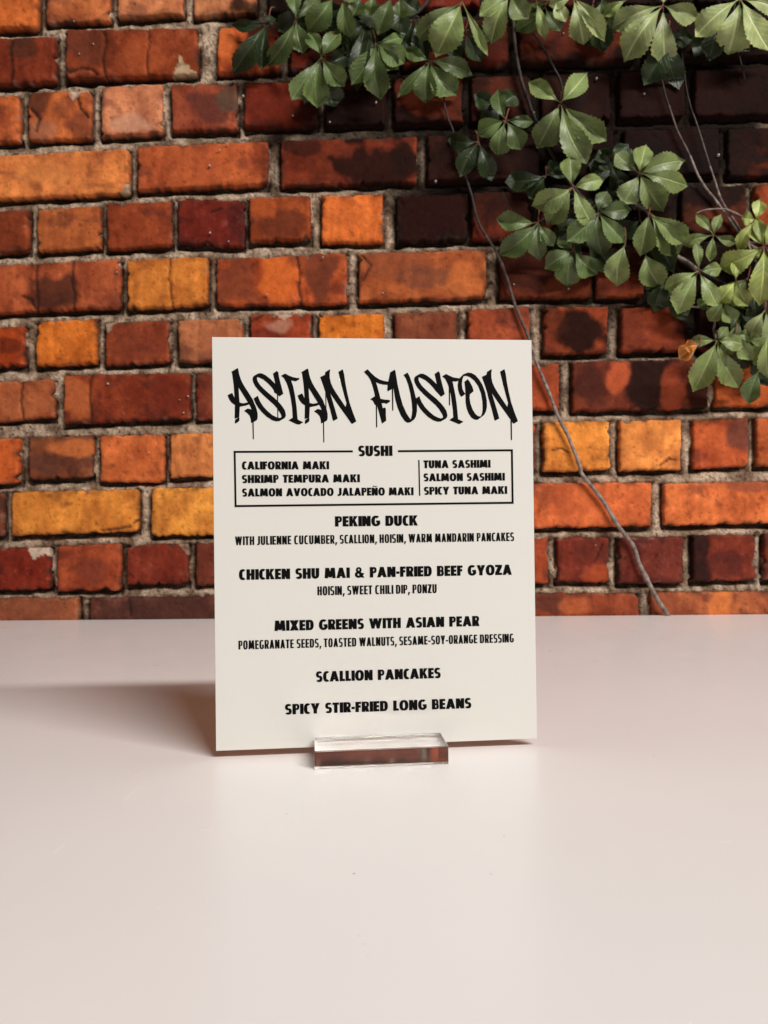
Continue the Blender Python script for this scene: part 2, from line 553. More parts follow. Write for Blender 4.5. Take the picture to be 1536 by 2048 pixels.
# stains, burnt faces, bright spots, and upper-right shade painted as dark patches: (x, y, rx, ry, colour, strength)
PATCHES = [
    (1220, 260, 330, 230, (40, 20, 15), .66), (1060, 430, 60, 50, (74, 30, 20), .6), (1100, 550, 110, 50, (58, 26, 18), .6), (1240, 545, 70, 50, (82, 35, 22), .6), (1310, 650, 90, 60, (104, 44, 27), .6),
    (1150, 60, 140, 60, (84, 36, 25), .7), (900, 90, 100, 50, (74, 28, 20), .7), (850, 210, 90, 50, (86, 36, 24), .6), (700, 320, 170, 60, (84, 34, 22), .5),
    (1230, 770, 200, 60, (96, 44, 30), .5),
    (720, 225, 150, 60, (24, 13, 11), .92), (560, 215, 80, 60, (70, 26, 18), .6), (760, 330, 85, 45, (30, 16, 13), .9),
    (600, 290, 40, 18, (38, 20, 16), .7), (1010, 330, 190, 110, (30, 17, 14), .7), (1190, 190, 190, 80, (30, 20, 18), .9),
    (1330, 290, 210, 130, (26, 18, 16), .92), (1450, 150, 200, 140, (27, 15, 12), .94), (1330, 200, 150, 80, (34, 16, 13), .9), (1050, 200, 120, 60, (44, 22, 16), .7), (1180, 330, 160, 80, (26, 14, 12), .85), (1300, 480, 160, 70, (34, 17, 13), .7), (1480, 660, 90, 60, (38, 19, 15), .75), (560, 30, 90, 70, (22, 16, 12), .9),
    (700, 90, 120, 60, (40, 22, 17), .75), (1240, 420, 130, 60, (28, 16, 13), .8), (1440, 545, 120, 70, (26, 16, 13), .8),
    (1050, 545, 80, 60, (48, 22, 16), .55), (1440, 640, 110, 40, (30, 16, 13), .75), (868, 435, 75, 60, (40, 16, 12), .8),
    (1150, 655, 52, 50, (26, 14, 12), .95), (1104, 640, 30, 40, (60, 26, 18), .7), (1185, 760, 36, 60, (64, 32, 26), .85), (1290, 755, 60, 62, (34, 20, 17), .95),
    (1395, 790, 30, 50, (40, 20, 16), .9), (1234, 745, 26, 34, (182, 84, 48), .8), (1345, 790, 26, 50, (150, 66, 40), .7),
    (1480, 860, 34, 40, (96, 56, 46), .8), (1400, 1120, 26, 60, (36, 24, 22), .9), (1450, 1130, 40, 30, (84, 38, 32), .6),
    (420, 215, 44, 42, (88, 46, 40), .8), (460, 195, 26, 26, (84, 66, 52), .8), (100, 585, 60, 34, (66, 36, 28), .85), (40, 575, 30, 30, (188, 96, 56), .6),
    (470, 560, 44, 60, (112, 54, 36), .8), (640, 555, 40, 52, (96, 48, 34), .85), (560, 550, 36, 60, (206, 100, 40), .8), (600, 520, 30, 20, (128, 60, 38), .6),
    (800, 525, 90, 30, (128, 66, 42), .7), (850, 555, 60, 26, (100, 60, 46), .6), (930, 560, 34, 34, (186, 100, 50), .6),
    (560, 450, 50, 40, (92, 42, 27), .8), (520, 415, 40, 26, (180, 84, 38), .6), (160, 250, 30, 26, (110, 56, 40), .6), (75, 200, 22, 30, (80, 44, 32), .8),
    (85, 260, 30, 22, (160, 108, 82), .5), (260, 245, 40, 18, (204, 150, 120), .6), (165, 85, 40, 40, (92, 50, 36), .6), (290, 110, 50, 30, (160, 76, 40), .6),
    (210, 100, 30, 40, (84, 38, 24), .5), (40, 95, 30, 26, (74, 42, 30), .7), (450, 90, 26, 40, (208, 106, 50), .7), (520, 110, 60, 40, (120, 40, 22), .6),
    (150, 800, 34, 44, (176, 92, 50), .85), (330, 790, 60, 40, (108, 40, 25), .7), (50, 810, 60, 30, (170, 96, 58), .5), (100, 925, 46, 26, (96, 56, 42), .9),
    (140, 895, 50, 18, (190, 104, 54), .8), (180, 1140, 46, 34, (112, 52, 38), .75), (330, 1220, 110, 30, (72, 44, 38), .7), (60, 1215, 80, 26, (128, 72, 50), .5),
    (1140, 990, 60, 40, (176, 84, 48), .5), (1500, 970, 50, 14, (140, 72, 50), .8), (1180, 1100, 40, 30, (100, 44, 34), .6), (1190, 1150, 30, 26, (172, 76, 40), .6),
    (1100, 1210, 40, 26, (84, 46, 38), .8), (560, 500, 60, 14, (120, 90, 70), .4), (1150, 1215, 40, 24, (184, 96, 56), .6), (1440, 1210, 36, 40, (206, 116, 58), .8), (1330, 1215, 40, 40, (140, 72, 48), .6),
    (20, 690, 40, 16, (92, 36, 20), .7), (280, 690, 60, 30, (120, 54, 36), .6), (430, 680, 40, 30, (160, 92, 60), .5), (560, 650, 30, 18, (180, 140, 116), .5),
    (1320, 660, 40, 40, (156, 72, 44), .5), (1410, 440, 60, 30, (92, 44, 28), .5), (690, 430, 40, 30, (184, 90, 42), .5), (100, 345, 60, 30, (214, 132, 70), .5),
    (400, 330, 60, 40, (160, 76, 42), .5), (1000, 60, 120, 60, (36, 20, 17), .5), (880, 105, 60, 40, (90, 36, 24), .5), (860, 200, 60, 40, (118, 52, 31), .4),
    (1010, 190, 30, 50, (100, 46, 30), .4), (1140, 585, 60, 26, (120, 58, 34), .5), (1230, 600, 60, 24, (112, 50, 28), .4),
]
MORTAR_SHADE = [(1200, 300, 420, 260, .93), (1150, 470, 200, 110, .8), (1400, 560, 200, 140, .85), (1300, 80, 420, 150, .93), (900, 160, 260, 90, .9), (1330, 620, 200, 60, .6), (960, 440, 60, 60, .7),  # upper-right shade painted into the mortar as dark patches
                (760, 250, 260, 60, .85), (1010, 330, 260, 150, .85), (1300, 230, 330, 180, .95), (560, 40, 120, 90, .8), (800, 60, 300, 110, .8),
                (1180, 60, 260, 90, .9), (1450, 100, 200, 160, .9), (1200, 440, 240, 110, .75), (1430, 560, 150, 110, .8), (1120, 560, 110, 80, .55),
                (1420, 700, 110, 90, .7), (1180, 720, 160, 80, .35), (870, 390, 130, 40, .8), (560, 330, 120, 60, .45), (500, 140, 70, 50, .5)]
GAIN = 1.27
# cracks and seams in the faces: points, half width in pixels, depth
CRACKS = [([(27, 72), (22, 100), (25, 140), (23, 172)], 1.6), ([(205, 52), (214, 84), (206, 120), (212, 156)], 1.8), ([(75, 520), (72, 560), (76, 626)], 1.5),
          ([(148, 514), (143, 560), (150, 600), (146, 622)], 1.6), ([(592, 506), (600, 545), (597, 575), (604, 610)], 1.9), ([(183, 745), (180, 790), (184, 846)], 1.6),
          ([(45, 763), (42, 800), (46, 850)], 1.4), ([(341, 515), (339, 560), (345, 614)], 1.2), ([(140, 145), (165, 136), (186, 140), (196, 150)], 2.4),
          ([(46, 592), (62, 600), (74, 622)], 2.2), ([(262, 1052), (235, 1058), (205, 1060)], 1.8), ([(268, 1046), (276, 1040)], 2.0), ([(1352, 920), (1340, 916), (1322, 930)], 1.8),
          ([(1262, 816), (1280, 808), (1300, 812)], 1.8), ([(1008, 385), (1022, 410), (1034, 440)], 1.2), ([(296, 60), (300, 84), (294, 120), (298, 150)], 1.0),
          ([(258, 1198), (262, 1230)], 1.5), ([(724, 510), (742, 530), (726, 560)], 1.4), ([(420, 425), (442, 415)], 1.2), ([(1105, 900), (1122, 896), (1140, 905)], 1.3),
          ([(505, 640), (520, 634), (527, 626)], 1.4), ([(140, 160), (152, 185), (160, 215), (175, 232)], 2.2), ([(60, 215), (78, 236), (70, 262)], 1.8), ([(1205, 1090), (1190, 1125)], 1.2)]


# places where mortar is smeared over a chipped corner
SMEARS = [([(345, 154), (356, 126), (361, 110), (368, 126), (398, 150), (390, 164)], (176, 148, 116)),
          ([(52, 1096), (76, 1090), (104, 1096), (100, 1112), (84, 1108), (70, 1120)], (186, 164, 144)),
          ([(546, 620), (590, 620), (584, 632), (560, 638)], (176, 146, 126)), ([(132, 174), (182, 172), (172, 184), (156, 184), (146, 200), (138, 190)], (188, 158, 136)),
          ([(204, 634), (244, 634), (226, 648), (210, 668)], (156, 130, 108)), ([(240, 382), (262, 360), (262, 396), (240, 396)], (170, 140, 112)),
          ([(530, 386), (552, 386), (543, 400)], (150, 126, 104)), ([(352, 392), (378, 392), (362, 404)], (160, 134, 112)), ([(352, 1084), (378, 1084), (378, 1110)], (150, 124, 104))]


def smear_at(x, y):
    for P, col in SMEARS:
        xs, ys = [p[0] for p in P], [p[1] for p in P]
        if not (min(xs) - 6 < x < max(xs) + 6 and min(ys) - 6 < y < max(ys) + 6):
            continue
        X = x + 5 * noise.noise(Vector((x * .08, y * .08, 2)))
        Y = y + 5 * noise.noise(Vector((x * .08, y * .08, 9)))
        ins = False
        for i in range(len(P)):
            (x1, y1), (x2, y2) = P[i], P[i - 1]
            if (y1 > Y) != (y2 > Y) and X < (x2 - x1) * (Y - y1) / (y2 - y1) + x1:
                ins = not ins
        if ins:
            return col
    return None


def crack_at(x, y):
    best = 0.0
    for pts_, hw__ in CRACKS:
        if not (min(p[0] for p in pts_) - 5 < x < max(p[0] for p in pts_) + 5 and min(p[1] for p in pts_) - 5 < y < max(p[1] for p in pts_) + 5):
            continue
        for (ax, ay), (bx, by) in zip(pts_, pts_[1:]):
            dx, dy = bx - ax, by - ay
            t = clamp(((x - ax) * dx + (y - ay) * dy) / (dx * dx + dy * dy))
            d = math.hypot(x - ax - t * dx + 1.3 * noise.noise(Vector((x * .09, y * .09, 5))), y - ay - t * dy)
            best = max(best, clamp((hw__ + 1.6 - d) / 1.8))
    return best



def patch_grid():
    return PATCHES


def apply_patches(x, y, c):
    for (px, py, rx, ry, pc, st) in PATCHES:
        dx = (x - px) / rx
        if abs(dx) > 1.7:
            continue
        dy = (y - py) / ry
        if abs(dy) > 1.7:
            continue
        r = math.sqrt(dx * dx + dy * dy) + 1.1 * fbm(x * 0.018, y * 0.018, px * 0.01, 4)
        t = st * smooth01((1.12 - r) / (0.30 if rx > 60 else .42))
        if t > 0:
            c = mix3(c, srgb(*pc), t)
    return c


wv, wf, wc, wi = [], [], [], []        # wall verts, faces, colours, material index


def axis_steps(n_px):
    """sample positions along an edge n_px long, packed near both ends"""
    s = [0, 1.2, 2.6, 4.5, 7.5, 11]
    mid = n_px - 22
    k = max(2, int(mid / 3.6))
    out = s + [11 + mid * i / k for i in range(1, k)] + [n_px - v for v in reversed(s)]
    return [v / n_px for v in out]


def add_brick(b, seed, fine):
    x0, x1, ytl, ytr, ybr, ybl, colr = b
    w = x1 - x0
    h = 0.5 * ((ybl - ytl) + (ybr - ytr))
    rg = random.Random(seed)
    if fine:
        us, vs = axis_steps(w), axis_steps(h)
    else:
        us, vs = [0, .03, .1, .3, .5, .7, .9, .97, 1], [0, .05, .2, .5, .8, .95, 1]
    sz = seed * 7.31
    r_c = [rg.uniform(3, 9) for _ in range(4)]
    if rg.random() < .3:
        r_c[rg.randrange(4)] = rg.uniform(12, 20)
    H = 0.0100 + rg.uniform(-.002, .002)
    tiltx, tilty = rg.uniform(-.0012, .0012), rg.uniform(-.0010, .0010)
    chips = [(rg.random(), rg.randrange(4), rg.uniform(4, 11), rg.uniform(.03, .10)) for _ in range(rg.choice((1, 2, 2, 3)))]

    def edge(t, side, L):
        e = 4.2 * fbm(t * L * 0.035, side * 9.7, sz, 3) + 3.0 * fbm(t * L * 0.16, side * 4.1, sz, 3) + 0.2
        if side == 2:                      # lower arrises are the most broken
            e *= 1.5
        for (ct, cs, ca, cw) in chips:
            if cs == side:
                q = abs(t - ct) / (cw * 130 / L)
                if q < 1:
                    e += ca * (1 - q) * .8
        return max(e, -2.0)

    top = [edge(u, 0, w) for u in us]
    bot = [edge(u, 2, w) for u in us]
    lef = [edge(v, 3, h) for v in vs]
    rig = [edge(v, 1, h) for v in vs]

    def rnd(d, r):
        if d >= r:
            return 0.0
        q = 1 - d / r
        return r * (1 - math.sqrt(max(0.0, 1 - q * q)))

    base = srgb(*colr)
    bright_ = colr[0] > 190
    wthr = rg.uniform(.14, .34) if bright_ else rg.uniform(.0, .22)
    i0 = len(wv)
    nu, nv = len(us), len(vs)
    for j, v in enumerate(vs):
        for i, u in enumerate(us):
            du, dv = u * w, v * h
            yt = ytl + (ytr - ytl) * u + top[i] + rnd(du, r_c[0]) + rnd(w - du, r_c[1])
            yb = ybl + (ybr - ybl) * u - bot[i] - rnd(du, r_c[3]) - rnd(w - du, r_c[2])
            y = yt + (yb - yt) * v
            x = (x0 + lef[j]) + ((x1 - rig[j]) - (x0 + lef[j])) * u
            e = min(du, w - du, dv, h - dv)
            low = fbm(x * 0.02, y * 0.02, sz, 3)
            mid = fbm(x * 0.07, y * 0.07, sz + 5, 3)
            z = H * (1 - math.exp(-e / 1.3)) + tiltx * (u - .5) * 2 + tilty * (v - .5) * 2
            z += (low * 0.0010 + mid * 0.0005) * min(1, e / 6)
            pit = fbm(x * 0.11, y * 0.11, sz + 11, 2)
            if pit > 0.27:
                z -= min(0.002, (pit - 0.27) * 0.012)
            if e <= 0:
                z = -0.006
            ck = crack_at(x, y) if fine else 0.0
            z -= .0022 * ck
            p = face_pt(x, y, z)
            wv.append(p)
            joint_dark = clamp((.0052 - z) / .004)          # joint grime plus the bricks' shadow lines, painted dark
            # colour: kiln mottling, streaks down the face, burnt rims
            c = base
            t = clamp(0.5 + low * 1.3)
            c = mix3((c[0] * .66, c[1] * .56, c[2] * .60), (c[0] * 1.22, c[1] * 1.26, c[2] * 1.2), t)
            st = fbm(x * 0.09, y * 0.012, sz + 3, 3)
            c = tuple(k * (1 + st * .38) for k in c)
            if mid > .18:
                c = mix3(c, (c[0] * .5, c[1] * .42, c[2] * .45), clamp((mid - .18) * 3.5))
            elif mid < -.24:
                c = mix3(c, (c[0] * 1.25 + .02, c[1] * 1.3 + .02, c[2] * 1.35 + .02), clamp((-.24 - mid) * 4))
            # weathering: smoky fire marks, fine soot grains and worn light scars of the brick's own
            sm_ = fbm(x * .014 + sz, y * .022, sz + 29, 4)
            if sm_ > wthr:
                c = mix3(c, (c[0] * .34 + .008, c[1] * .30 + .006, c[2] * .42 + .007), clamp((sm_ - wthr) * 7) * .62)
            gr = fbm(x * .24, y * .24, sz + 37, 2)
            if gr > .22:
                c = mix3(c, (.04, .02, .014), clamp((gr - .22) * 5) * .55)
            elif gr < -.27:
                c = mix3(c, (c[0] * 1.3 + .03, c[1] * 1.35 + .03, c[2] * 1.3 + .03), clamp((-.27 - gr) * 5) * .6)
            rim = fbm(x * .05, y * .05, sz + 17, 3)
            if e < 13 and rim > -.04:
                c = mix3(c, (.036, .022, .016), clamp((rim + .04) * 3) * (1 - e / 13) * .9)
            elif e < 6 and rim < -.12:
                c = mix3(c, (.32, .25, .19), clamp((-rim - .12) * 3.5) * (1 - e / 6) * .6)
            if fine:
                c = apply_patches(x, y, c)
                c = mix3(c, (.02, .011, .008), ck * .8)
                sm = smear_at(x, y)
                if sm:
                    c = mix3(srgb(*sm), srgb(90, 68, 50), clamp(mid * 2))
            c = mix3(c, (.022, .014, .010), joint_dark * (.95 if v > .5 or low > .0 else .6))
            lum = (c[0] + c[1] + c[2]) / 3
            c = mix3(c, (lum * 1.1, lum, lum * .92), .02)
            wc.append(tuple(max(.0025, k * GAIN) for k in c))
    for j in range(nv - 1):
        for i in range(nu - 1):
            a = i0 + j * nu + i
            wf.append((a, a + nu, a + nu + 1, a + 1))
            wi.append(0)


seed = 0
for row in ROWS:
    for b in row:
        seed += 1
        fine = b[1] > -30 and b[0] < 1566 and b[5] > -20
        add_brick(b, seed, fine)

# mortar bed behind the bricks
BRICKS = [b for row in ROWS for b in row if b[1] > -60 and b[0] < 1600]
STEP = 4
gx = [-760 + 40 * i for i in range(18)] + [-40 + STEP * i for i in range(int(1620 / STEP))] + [1580 + 40 * i for i in range(18)]
gy = [-420 + 40 * i for i in range(10)] + [-20 + STEP * i for i in range(int(1290 / STEP))] + [1270 + 40 * i for i in range(4)]
i0 = len(wv)
for y in gy:
    for x in gx:
        rk = 0.0
        if -40 < x < 1580 and -20 < y < 1270:
            for (xa, xb, yta, ytb, ybb, yba, _c) in BRICKS:
                if xa - 12 < x < xb + 12:
                    t_ = (x - xa) / (xb - xa)
                    db = y - (yba + (ybb - yba) * t_)
                    if -8 < db < 16 and xa - 3 < x < xb + 3:
                        rk = min(rk, -.0075 * smooth01((11 + 5 * noise.noise(Vector((x * .03, y * .1, 3))) - db) / 7))
                    dt = (yta + (ytb - yta) * t_) - y
                    if -4 < dt < 9:
                        rk += .0030 * (1 - abs(dt - 3) / 7) * (1 + noise.noise(Vector((x * .04, y * .04, 8))))
                    if db < 0 and dt < 0:
                        de = min(abs(x - xa), abs(x - xb))
                        if de < 7 and noise.noise(Vector((x * .02, y * .02, xa))) > -.3:
                            rk = min(rk, -.006 * (1 - de / 7))
        n1 = fbm(x * .03, y * .03, 91, 3)
        n2 = fbm(x * .15, y * .15, 47, 3)
        z = 0.0006 + n1 * .006 + n2 * .004 + rk
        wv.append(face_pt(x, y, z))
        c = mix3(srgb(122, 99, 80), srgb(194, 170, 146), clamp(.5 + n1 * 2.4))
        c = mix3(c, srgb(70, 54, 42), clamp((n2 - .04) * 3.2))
        for (px, py, rx, ry, st) in MORTAR_SHADE:
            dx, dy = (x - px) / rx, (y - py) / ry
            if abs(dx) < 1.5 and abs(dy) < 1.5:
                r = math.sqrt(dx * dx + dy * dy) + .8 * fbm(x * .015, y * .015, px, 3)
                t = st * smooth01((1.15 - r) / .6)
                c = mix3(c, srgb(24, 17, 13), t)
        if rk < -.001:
            c = mix3(c, srgb(46, 33, 25), clamp(-rk / .006) * .85)      # shadow lines under and beside bricks, painted into the mortar
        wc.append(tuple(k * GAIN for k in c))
nx, ny = len(gx), len(gy)
for j in range(ny - 1):
    for i in range(nx - 1):
        a = i0 + j * nx + i
        wf.append((a, a + nx, a + nx + 1, a + 1))
        wi.append(1)

# small pale flecks on the faces
FLECKS = [(420, 333, 4), (455, 290, 3), (440, 302, 3), (421, 467, 3.5), (458, 484, 2.5), (646, 516, 3), (535, 590, 2.5), (235, 545, 2.5), (217, 768, 4), (377, 793, 3), (368, 826, 3),
          (360, 800, 2), (660, 246, 3), (752, 207, 3.5), (586, 233, 3), (778, 176, 4.5), (871, 364, 4), (1066, 228, 5), (1192, 159, 4), (1287, 190, 3), (1047, 379, 4), (1145, 408, 3.5),
          (1136, 578, 3.5), (1027, 570, 3), (487, 194, 4), (1435, 312, 5), (188, 90, 2.5), (160, 110, 2.5), (1126, 69, 2.5), (766, 587, 2.5), (150, 45, 2), (300, 905, 2), (1190, 1090, 2), (28, 858, 2.5)]
for (fx, fy, fr) in FLECKS:
    i0 = len(wv)
    c0 = face_pt(fx, fy, 0.0135)
    rr = fr * .00046
    wv.append(c0 + Vector((0, -rr * .9, 0)))
    wc.append((.8, .75, .7))
    for ring_, (q, h_) in enumerate(((.6, .72), (1.0, 0.0), (.9, -1.2))):
        for k in range(8):
            a = k * math.pi / 4 + .3 * fx
            jit = 1 + .2 * math.sin(k * 2.3 + fx)
            wv.append(c0 + Vector((math.cos(a) * rr * q * jit, -rr * h_, math.sin(a) * rr * q * jit)))
            wc.append((.8, .75, .7))
    for k in range(8):
        q = (k + 1) % 8
        wf.append((i0, i0 + 1 + k, i0 + 1 + q))
        wi.append(2)
        for l in (0, 1):
            a = i0 + 1 + 8 * l
            wf.append((a + k, a + 8 + k, a + 8 + q, a + q))
            wi.append(2)

# back and ends of the wall, so that it is a solid one
bx = []
for (px, py) in ((-760, -420), (gx[-1], -420), (gx[-1], gy[-1]), (-760, gy[-1])):
    bx.append((wall_pt(px, py, -0.002), wall_pt(px, py, -0.002) + Vector((0, .11, 0))))
i0 = len(wv)
for f_, b_ in bx:
    wv.append(f_)
    wv.append(b_)
    wc.append(srgb(130, 70, 45))
    wc.append(srgb(130, 70, 45))
for k in range(4):
    a, b = i0 + 2 * k, i0 + 2 * ((k + 1) % 4)
    wf.append((a, a + 1, b + 1, b))
    wi.append(1)
wf.append((i0 + 1, i0 + 3, i0 + 5, i0 + 7))
wi.append(1)

wall = mesh_obj('brick_wall', wv, wf, None, smooth=True, attrs={'tint': ('FLOAT_COLOR', wc)}, mats=[BRICK, MORTAR, FLECK], mat_idx=wi)
tag(wall, 'weathered red and orange brick wall with pale mortar standing behind the table', 'brick wall', kind='thing')

# ------------------------------------------------------------------ table
p_bl = wall_pt(-700, 1246, 0.0)


def wall_y(x):
    return WALL_Y + WALL_SLOPE * x


tv, tf, tm = [], [], []
TX, TY0, TH = 1.15, -0.30, 0.03
r_ = 0.004
front = TY0
pts = [(-TX, front), (TX, front), (TX, wall_y(TX) - 0.012), (-TX, wall_y(-TX) - 0.012)]
for z, ins in ((-TH, r_), (-TH + r_, 0), (-r_, 0), (-r_ * .3, r_ * .3), (0, r_)):
    for k, (x, y) in enumerate(pts):
        sx = 1 if x < 0 else -1
        sy = 1 if k < 2 else -1
        tv.append((x + sx * ins, y + sy * ins * (0 if k > 1 else 1), z))
for l in range(4):
    for k in range(4):
        a, b = l * 4 + k, l * 4 + (k + 1) % 4
        tf.append((a, b, b + 4, a + 4))
        tm.append(0)
tf.append((16, 17, 18, 19))
tm.append(0)
tf.append((3, 2, 1, 0))
tm.append(0)


def table_pt(px, py, z=0.0):
    d = ray(px, py)
    return CAM + d * ((z - CAM_H) / d.z)


def scratch(pts_px, w, mi):
    P = [table_pt(*q, z=0.00015) for q in pts_px]
    n = len(P)
    i0 = len(tv)
    for i, p in enumerate(P):
        d = (P[min(i + 1, n - 1)] - P[max(i - 1, 0)]).normalized()
        s = Vector((-d.y, d.x, 0))
        ww = w * (0.25 + .75 * math.sin(math.pi * (i + .3) / (n - .4)))
        tv.append(p + s * ww / 2)
        tv.append(p - s * ww / 2)
    for i in range(n - 1):
        a = i0 + 2 * i
        tf.append((a, a + 1, a + 3, a + 2))
        tm.append(mi)


scratch([(243, 1606), (252, 1598), (262, 1589), (273, 1579), (281, 1570)], .0006, 1)
scratch([(104, 1708), (113, 1702), (122, 1695), (130, 1687)], .0006, 1)
scratch([(401, 1659), (408, 1661), (414, 1660), (418, 1662), (426, 1657)], .0009, 1)
scratch([(315, 1818), (318, 1816), (321, 1814)], .0006, 1)
scratch([(1440, 1686), (1452, 1684), (1463, 1682)], .0006, 1)
for (sx_, sy_, sr) in ((708, 1747, 1.2), (1308, 1510, 1.0), (574, 1627, .8), (1008, 1671, .9), (982, 1748, .8)):
    i0 = len(tv)
    c_ = table_pt(sx_, sy_, .0002)
    rr = sr * .00035
    for k in range(8):
        tv.append(c_ + Vector((math.cos(k * .785) * rr * 1.2, math.sin(k * .785) * rr, 0)))
    tf.append(tuple(range(i0, i0 + 8)))
    tm.append(2)
table = mesh_obj('table', tv, tf, None, mats=[TABLE, SCRATCH, SPECK], mat_idx=tm)
tag(table, 'glossy white tabletop with faint scratches in front of the brick wall', 'table')

# ------------------------------------------------------------------ menu card in its acrylic base
P0 = at(432, 1501, 0.5050)
P1 = at(1074, 1478, 0.5247)
TLc = at(423, 674, 0.5074)
YAW = math.atan2(P1.y - P0.y, P1.x - P0.x)
LEAN = math.radians(0.5)
CW = math.hypot(P1.x - P0.x, P1.y - P0.y)
zb = 0.5 * (P0.z + P1.z)
CH = (TLc.z - zb) / math.cos(LEAN)
Mcard = Matrix.Translation(Vector((0.5 * (P0.x + P1.x), 0.5 * (P0.y + P1.y), zb))) @ Matrix.Rotation(YAW, 4, 'Z') @ Matrix.Rotation(-LEAN, 4, 'X')
Minv = Mcard.inverted()
CT = 0.0028                    # sheet thickness; the printed face is local y = 0

card_root = empty('menu_sign', Mcard)
tag(card_root, 'white menu sign with black graffiti style title standing upright in a clear block', 'menu sign')


def bevel_box(x0, x1, y0, y1, z0, z1, r):
    import bmesh
    bm = bmesh.new()
    vs = [bm.verts.new((x, y, z)) for z in (z0, z1) for y in (y0, y1) for x in (x0, x1)]
    for f in ((0, 2, 3, 1), (4, 5, 7, 6), (0, 1, 5, 4), (2, 6, 7, 3), (0, 4, 6, 2), (1, 3, 7, 5)):
        bm.faces.new([vs[i] for i in f])
    bmesh.ops.bevel(bm, geom=bm.edges[:], offset=r, segments=2, affect='EDGES', profile=0.5)
    V = [tuple(v.co) for v in bm.verts]
    bm.verts.index_update()
    Fc = [tuple(v.index for v in f.verts) for f in bm.faces]
    bm.free()
    return V, Fc


V_, F_ = bevel_box(-CW / 2, CW / 2, 0, CT, 0, CH, 0.0002)
mesh_obj('sheet', V_, F_, CARD, card_root)


def card_uv(px, py):
    """photo pixel -> local (x, z) on the printed face"""
    o = Minv @ CAM
    d = (Minv.to_3x3()) @ ray(px, py)
    t = -o.y / d.y
    p = o + d * t
    return p.x, p.z


INK_Y = -0.00012


def ink_mesh(name, polys):
    """polys: list of polygons, each a list of loops of (x, z); flat print on the sheet"""
    V, Fc = [], []
    for k, loops in enumerate(polys):
        y = INK_Y - (k % 4) * 1.5e-5
        L = [[Vector((q[0], q[1], 0)) for q in lp] for lp in loops]
        i0 = len(V)
        flat = [q for lp in L for q in lp]
        V.extend((q.x, y, q.y) for q in flat)
        for t in tessellate_polygon(L):
            a, b, c = (flat[i] for i in t)
            cr = (b.x - a.x) * (c.y - a.y) - (b.y - a.y) * (c.x - a.x)
            if abs(cr) < 1e-14:
                continue
            t = t if cr > 0 else (t[0], t[2], t[1])
            Fc.append(tuple(i0 + i for i in t))
    return mesh_obj(name, V, Fc, INK, card_root)


# --- drawn title, pen strokes traced in photo pixels
def zp(ox, oy, s, pts, dx=0.0, dy=0.0):
    return [(ox + (x + dx) / s, oy + (y + dy) / s) for x, y in pts]


A_PARTS = [
    [(120, 180), (240, 107), (258, 300), (262, 480), (270, 640), (283, 770), (285, 850), (275, 1050), (185, 1080), (190, 815), (185, 680), (165, 420), (135, 205)],
    [(240, 107), (255, 125), (275, 230), (300, 310), (330, 380), (380, 470), (440, 560), (500, 655), (540, 720), (562, 785), (465, 810), (440, 765), (350, 620), (262, 480), (230, 300)],
    [(560, 780), (590, 840), (610, 900), (628, 980), (628, 1060), (615, 1105), (555, 1140), (500, 1162), (493, 1085), (470, 1020), (430, 975), (365, 930), (430, 885), (475, 890), (510, 905), (490, 850), (465, 805)],
    [(52, 625), (135, 585), (150, 605), (165, 640), (185, 680), (200, 720), (283, 770), (350, 785), (445, 765), (468, 800), (410, 825), (340, 838), (285, 850), (190, 815), (130, 775), (85, 715), (60, 660)],
    [(195, 1100), (262, 1050), (280, 1070), (275, 1120), (240, 1150), (192, 1175), (188, 1140)]]
S_OUT = [(922, 215), (995, 160), (1025, 190), (1040, 290), (1070, 410), (1120, 600), (1048, 650), (1000, 610), (945, 575), (935, 530), (900, 480), (820, 395),
         (740, 330), (670, 295), (620, 275), (615, 320), (630, 365), (680, 440), (760, 520), (850, 600), (960, 690), (1050, 780), (1110, 855), (1150, 920),
         (1170, 1000), (1165, 1040), (1140, 1070), (1045, 1125), (980, 1130), (900, 1105), (800, 1040), (710, 955), (640, 870), (590, 790), (550, 690), (632, 638),
         (645, 680), (680, 760), (740, 850), (820, 935), (910, 1010), (990, 1050), (1045, 1065), (1080, 1055), (1085, 1025), (1065, 980), (1010, 890), (940, 810),
         (850, 730), (740, 630), (640, 530), (580, 455), (540, 375), (528, 320), (540, 275), (575, 245), (650, 207), (710, 210), (780, 245), (870, 315), (965, 410), (945, 310)]
S_OUT2 = [q for q in S_OUT if q not in ((1000, 610), (945, 575))]
I_OUT = [(1075, 255), (1155, 212), (1225, 250), (1300, 280), (1375, 297), (1430, 297), (1425, 325), (1360, 362), (1270, 345), (1310, 460), (1345, 640), (1375, 850),
         (1395, 1090), (1430, 1115), (1505, 1145), (1430, 1192), (1370, 1185), (1300, 1150), (1220, 1110), (1300, 1060), (1290, 880), (1262, 690), (1225, 520), (1180, 390), (1130, 300)]
N_A = [(675, 280), (765, 238), (775, 185), (862, 130), (868, 145), (858, 210), (860, 290), (880, 390), (830, 470), (872, 600), (920, 760), (970, 930), (1012, 1078),
       (930, 1122), (915, 1100), (860, 880), (800, 680), (775, 570), (730, 430)]
N_B = [(860, 290), (880, 390), (920, 480), (980, 580), (1060, 700), (1165, 855), (1180, 780), (1140, 640), (1090, 450), (1060, 320), (1025, 180), (1110, 130), (1135, 220),
       (1160, 400), (1195, 580), (1240, 770), (1300, 950), (1370, 1130), (1290, 1180), (1270, 1165), (1190, 1050), (1090, 910), (990, 770), (900, 640), (860, 570), (800, 500)]
